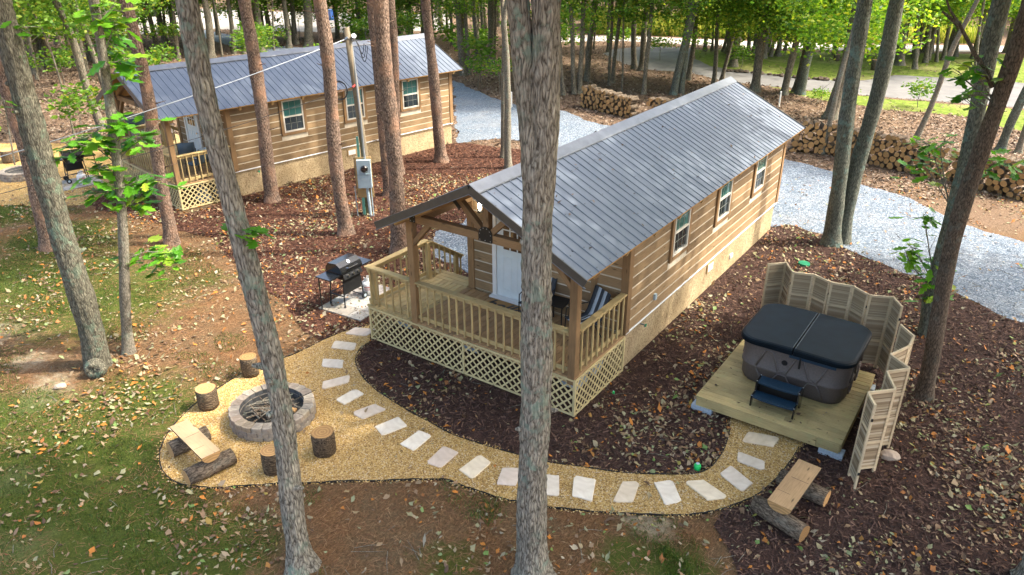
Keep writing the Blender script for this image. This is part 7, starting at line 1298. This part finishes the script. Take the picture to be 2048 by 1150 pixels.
# shredded mulch
def slivers(X,Y,L,W_,mat,name,label,cat,z=.012,tilt=.25):
    n=len(X); a=rng.uniform(0,2*math.pi,n); l=L*rng.uniform(.5,1.4,n)/2; w_=W_*rng.uniform(.6,1.5,n)/2; t_=rng.normal(0,tilt,n)
    U=np.stack([np.cos(a),np.sin(a),t_],1); U*=l[:,None]; W=np.stack([-np.sin(a),np.cos(a),rng.normal(0,.5,n)],1)*w_[:,None]
    C=np.stack([X,Y,np.full(n,z)+np.abs(U[:,2])+.002],1); P=np.stack([C-U-W,C+U-W,C+U+W,C-U+W],1).reshape(-1,3); F_=(np.arange(n)[:,None]*4+np.arange(4)[None])
    return tag(link(name,np_mesh(name,P,F_,mat,4)),label,cat,kind='stuff')
X,Y=candidates(300000,-20,9,-8,15.5); inM=inpoly(X,Y,MP)&~inpoly(X,Y,PP)&~inpoly(X,Y,DP); k=inM&(X>-5.6); k2=inM&(X<=-5.0)
slivers(X[k],Y[k],.085,.013,M['shred'],'mulch_shreds','dark shredded bark of the mulch bed','mulch'); slivers(X[k2],Y[k2],.095,.014,M['shredred'],'mulch_shreds','reddish shredded bark of the mulch between the cabins','mulch')
# pine straw and grass
X,Y=candidates(150000,-22,6,-11,4); k=~inpoly(X,Y,MP)&~inpoly(X,Y,PP)&~inpoly(X,Y,DP)&(fdist(X,Y)<26); X,Y=X[k],Y[k]
mo=np.zeros_like(X)
for x,y,r_,w_ in MOSS: mo=np.maximum(mo,w_*np.exp(-((X-x)**2+(Y-y)**2)/(r_*r_)))
ba=np.zeros_like(X)
for x,y,r_,w_ in BARE: ba=np.maximum(ba,w_*np.exp(-((X-x)**2+(Y-y)**2)/(r_*r_)))
k=(mo+.25*vnoise(X,Y,2,9)<.62)|(rng.uniform(0,1,len(X))<.3)
slivers(X[k],Y[k],.11,.0034,M['needle'],'pine_straw','fallen brown pine needles on the lawn','pine straw',.004,.12)
k=(mo+.45*vnoise(X,Y,2.4,12)>.42)&(ba<.8); gx_,gy_=np.repeat(X[k],3)+rng.normal(0,.03,3*k.sum()),np.repeat(Y[k],3)+rng.normal(0,.03,3*k.sum())
n=len(gx_); a=rng.uniform(0,6.28,n); h=rng.uniform(.02,.055,n)*np.where((gx_>0)&(gy_<-4),2.2,1.0); w_=.006; lean=rng.normal(0,.5,(n,2))*h[:,None]
P=np.stack([np.stack([gx_-w_*np.cos(a),gy_-w_*np.sin(a),np.zeros(n)],1),np.stack([gx_+w_*np.cos(a),gy_+w_*np.sin(a),np.zeros(n)],1),np.stack([gx_+lean[:,0],gy_+lean[:,1],h],1)],1).reshape(-1,3)
tag(link('grass_blades',np_mesh('grass_blades',P,np.arange(n*3).reshape(-1,3),M['blade'],3)),'thin green grass and moss on the lawn','grass',kind='stuff')
X,Y=candidates(1500,-20,8,-10,12); k=~inpoly(X,Y,PP); X,Y=X[k],Y[k]; mb=MB()
for x,y in zip(X[:420],Y[:420]):
    a=rnd.uniform(0,6.28); L=rnd.uniform(.12,.5); d=Vector((math.cos(a),math.sin(a),0))*L/2; c_=Vector((x,y,.018)); mb.tube([c_-d,c_+Vector((rnd.uniform(-.03,.03),rnd.uniform(-.03,.03),.006)),c_+d],[.006,.005,.003],4)
tag(mb.build('twigs',M['slim']),'thin dead twigs scattered over lawn and mulch','twigs',kind='stuff')
# pea gravel pebbles and drive stones
def pebbles(X,Y,s_,mat,name,label,cat,z):
    n=len(X); o=np.array([(1,0,0),(0,1,0),(-1,0,0),(0,-1,0),(0,0,.7)]); P=np.repeat(o[None],n,0)*(s_*rng.uniform(.6,1.4,n))[:,None,None]*(1+rng.normal(0,.18,(n,5,1)))
    a=rng.uniform(0,6.28,n); c_,sn=np.cos(a)[:,None],np.sin(a)[:,None]; x=P[:,:,0]*c_-P[:,:,1]*sn; y=P[:,:,0]*sn+P[:,:,1]*c_
    V_=np.stack([x+X[:,None],y+Y[:,None],P[:,:,2]+z],2).reshape(-1,3); i=np.arange(n)[:,None,None]*5; F_=(i+np.array([[0,1,4],[1,2,4],[2,3,4],[3,0,4]])[None]).reshape(-1,3)
    tag(link(name,np_mesh(name,V_,F_,mat,3)),label,cat,kind='stuff')
X,Y=candidates(330000,-8.5,5,-8.5,0); k=inpoly(X,Y,PP); jit=rng.normal(0,.045,(2,k.sum())); pebbles(X[k]+jit[0],Y[k]+jit[1],.013,M['pebble'],'pea_pebbles','loose golden pebbles of the path','gravel',.0205)
X,Y=candidates(150000,-14,12,1,24); k=inpoly(X,Y,DP); pebbles(X[k],Y[k],.022,M['chip'],'drive_stones','loose grey stones of the drive','gravel',.0145)
# tall weeds beyond the far road
wp=np.array(WEEDS); t_=rng.uniform(0,len(wp)-1.001,26000); i=t_.astype(int); f=(t_-i)[:,None]; B=wp[i]*(1-f)+wp[i+1]*f; dr=np.array([fw.x,fw.y])/math.hypot(fw.x,fw.y); B=B+dr[None]*rng.uniform(.3,9,len(B))[:,None]
n=len(B); h=rng.uniform(.5,1.7,n); a=rng.uniform(0,6.28,n); w_=rng.uniform(.03,.09,n); le=rng.normal(0,.2,(n,2))*h[:,None]
P=np.stack([np.stack([B[:,0]-w_*np.cos(a),B[:,1]-w_*np.sin(a),np.zeros(n)],1),np.stack([B[:,0]+w_*np.cos(a),B[:,1]+w_*np.sin(a),np.zeros(n)],1),np.stack([B[:,0]+le[:,0],B[:,1]+le[:,1],h],1)],1).reshape(-1,3)
tag(link('tall_weeds',np_mesh('tall_weeds',P,np.arange(n*3).reshape(-1,3),M['weed'],3)),'tall yellow green weeds beyond the far road','weeds',kind='stuff')
